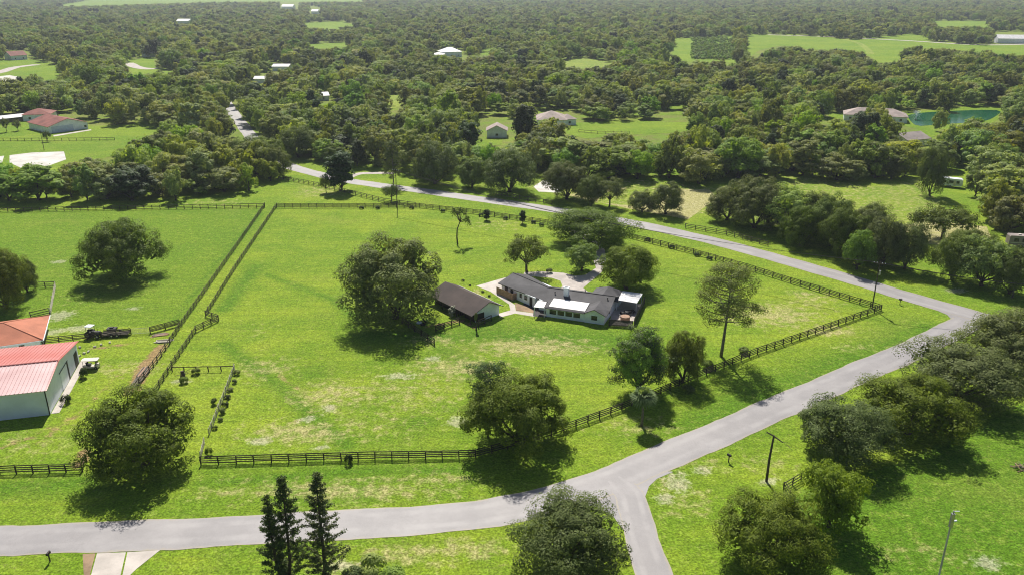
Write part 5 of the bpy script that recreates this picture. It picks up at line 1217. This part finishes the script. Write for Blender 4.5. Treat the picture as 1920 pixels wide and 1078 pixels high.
# camper trailers
def camper(label, b, rz, L=7.5, wd=2.5, mat='white'):
    t = thing('camper_trailer', b, label, 'camper', rz); h0, h1 = .6, 3.1
    mb = MB(); pr = [(-L / 2, h0), (L / 2 - .5, h0), (L / 2, h0 + .5), (L / 2 - .15, h1 - .4), (L / 2 - .7, h1), (-L / 2 + .2, h1), (-L / 2, h1 - .25)]
    mb.poly([(x, -wd / 2, z) for x, z in pr]); mb.poly([(x, wd / 2, z) for x, z in reversed(pr)])
    for (x0, z0), (x1, z1) in zip(pr, pr[1:] + pr[:1]): mb.poly([(x0, -wd / 2, z0), (x0, wd / 2, z0), (x1, wd / 2, z1), (x1, -wd / 2, z1)])
    mb.build('body', M[mat], t)
    for x0, x1 in ((-2.6, -1.6), (-.6, .6), (1.6, 2.4)): window(t, x0, x1, 1.6, 2.35, -wd / 2, -1, mat='dark')
    mb = MB(); mb.box(.75, 1.4, -wd / 2 - .03, -wd / 2 - .005, .75, 2.6); mb.build('door', M['cream'], t)
    mb = MB(); mb.box(-L / 2 + .3, L / 2 - .6, -wd / 2 - .02, -wd / 2 - .004, 1.15, 1.3); mb.build('stripe', M['metal'], t)
    mb = MB(); mb.box(-1.5, -.8, -.4, .4, h1, h1 + .25); mb.build('air_conditioner', M['cream'], t)
    for x in (-.9, -.1):
        for y in (-wd / 2 + .1, wd / 2 - .1): wheel(t, (x, y, .38), (0, 1, 0), .38, .22)
    mb = MB(); mb.tube([(L / 2 - .3, -.6, .62), (L / 2 + 1.1, 0, .6)], .06, 5); mb.tube([(L / 2 - .3, .6, .62), (L / 2 + 1.1, 0, .6)], .06, 5); mb.tube([(L / 2 + 1.0, 0, 0), (L / 2 + 1.0, 0, .6)], .04, 5); mb.build('drawbar', M['dark'], t)
a, b = G(1770, 349), G(1795, 355); camper('white camper trailer at the edge of the wood beyond the dry meadow', (a + b) / 2 + Vector((.5, 1, 0)), -.55, 7.0)
camper('grey camper trailer half hidden at the right frame edge', G(1916, 462), -.2, 7.5, mat='roof_grey')
# mailboxes and marker posts beside the roads
def mailbox(px, py, label, rz=0):
    t = thing('mailbox', G(px, py), label, 'mailbox', rz)
    mb = MB(); mb.box(-.06, .06, -.06, .06, -.05, 1.05); mb.build('post', M['fence'], t)
    mb = MB(); pr = [(-.14, 1.05), (.14, 1.05), (.14, 1.25)] + [(.14 * math.cos(k * .45), 1.25 + .14 * math.sin(k * .45)) for k in range(1, 7)] + [(-.14, 1.25)]
    mb.poly([(x, -.32, z) for x, z in pr]); mb.poly([(x, .32, z) for x, z in reversed(pr)])
    for (x0, z0), (x1, z1) in zip(pr, pr[1:] + pr[:1]): mb.poly([(x0, -.32, z0), (x0, .32, z0), (x1, .32, z1), (x1, -.32, z1)])
    mb.build('box', M['dark'], t)
    mb = MB(); mb.box(.145, .16, -.1, -.05, 1.2, 1.5); mb.build('flag', M['roof_red'], t)
mailbox(94, 1052, 'dark mailbox on a post beside the lower road at left'); mailbox(1687, 571, 'dark mailbox beside the upper road near the corner', 1.2); mailbox(1366, 866, 'dark mailbox on the verge near the stubby pole', .6)
sp = thing('sign_post', G(174, 782), 'thin post with a small pale plate above the lower left oak', 'post')
mb = MB(); mb.box(-.05, .05, -.05, .05, -.05, 1.5); mb.build('post', M['fence'], sp); mb = MB(); mb.box(-.22, .22, -.08, -.052, 1.1, 1.5); mb.build('plate', M['cream'], sp)
# fountain jet on the pond
fo = thing('pond_fountain', G(1717, 226), 'white fountain jet spraying from the green pond', 'fountain'); fo.location.z = .09
mb = MB(); mb.tube([(0, 0, 0), (0, 0, .3)], .5, 10); mb.build('float', M['dark'], fo)
g = np.random.default_rng(5); n = 900; u = g.random(n); th = g.uniform(0, 6.28, n); v0 = g.uniform(.75, 1.0, n); tt_ = g.uniform(0, 1.0, n)
rr = 4.2 * tt_ * v0 * g.uniform(.2, 1, n); zz = 5.0 * v0 * 4 * tt_ * (1 - tt_) * .9 + .3
v, f = leaf_quads(np.stack([rr * np.cos(th), rr * np.sin(th), zz], 1), unit(n, g), g.uniform(.10, .3, n), g)
fm = np_mesh('spray', v, f); fm.materials.append(M['white']); link('spray', fm, fo)
# rows of small nursery shrubs in the far plot
nur = []
for j in range(14):
    for i in range(30):
        p = G(1298 + i * 2.6 + rng.uniform(-1, 1), 74 + j * 2.9 + rng.uniform(-.6, .6))
        if rng.random() < .8: nur.append((p.x, p.y, rng.uniform(2.2, 4.5), rng.uniform(1.5, 3.2)))
SCOL = bpy.data.collections.new('nursery_shrubs'); o = bpy.data.objects.new('nursery_shrub', SH['bright']); SCOL.objects.link(o); o.scale = (.66, .66, 1)
mass('nursery_rows', np.array(nur), 'rows of small green shrubs in the far plot at upper right', SCOL, .06)

# ================================================================ air
hz = MB(); hz.box(-5700, 5700, -500, 5700, -1.0, 70.0); ho = hz.build('haze', None); tag(ho, kind='stuff')
hm = bpy.data.materials.new('haze'); hm.use_nodes = True; t = hm.node_tree; t.nodes.clear()
oo = t.nodes.new('ShaderNodeOutputMaterial'); pv = t.nodes.new('ShaderNodeVolumePrincipled')
pv.inputs['Color'].default_value = (0.80, 0.88, 1.0, 1); pv.inputs['Density'].default_value = 0.0001; pv.inputs['Anisotropy'].default_value = 0.35
t.links.new(pv.outputs[0], oo.inputs['Volume']); ho.data.materials.append(hm)
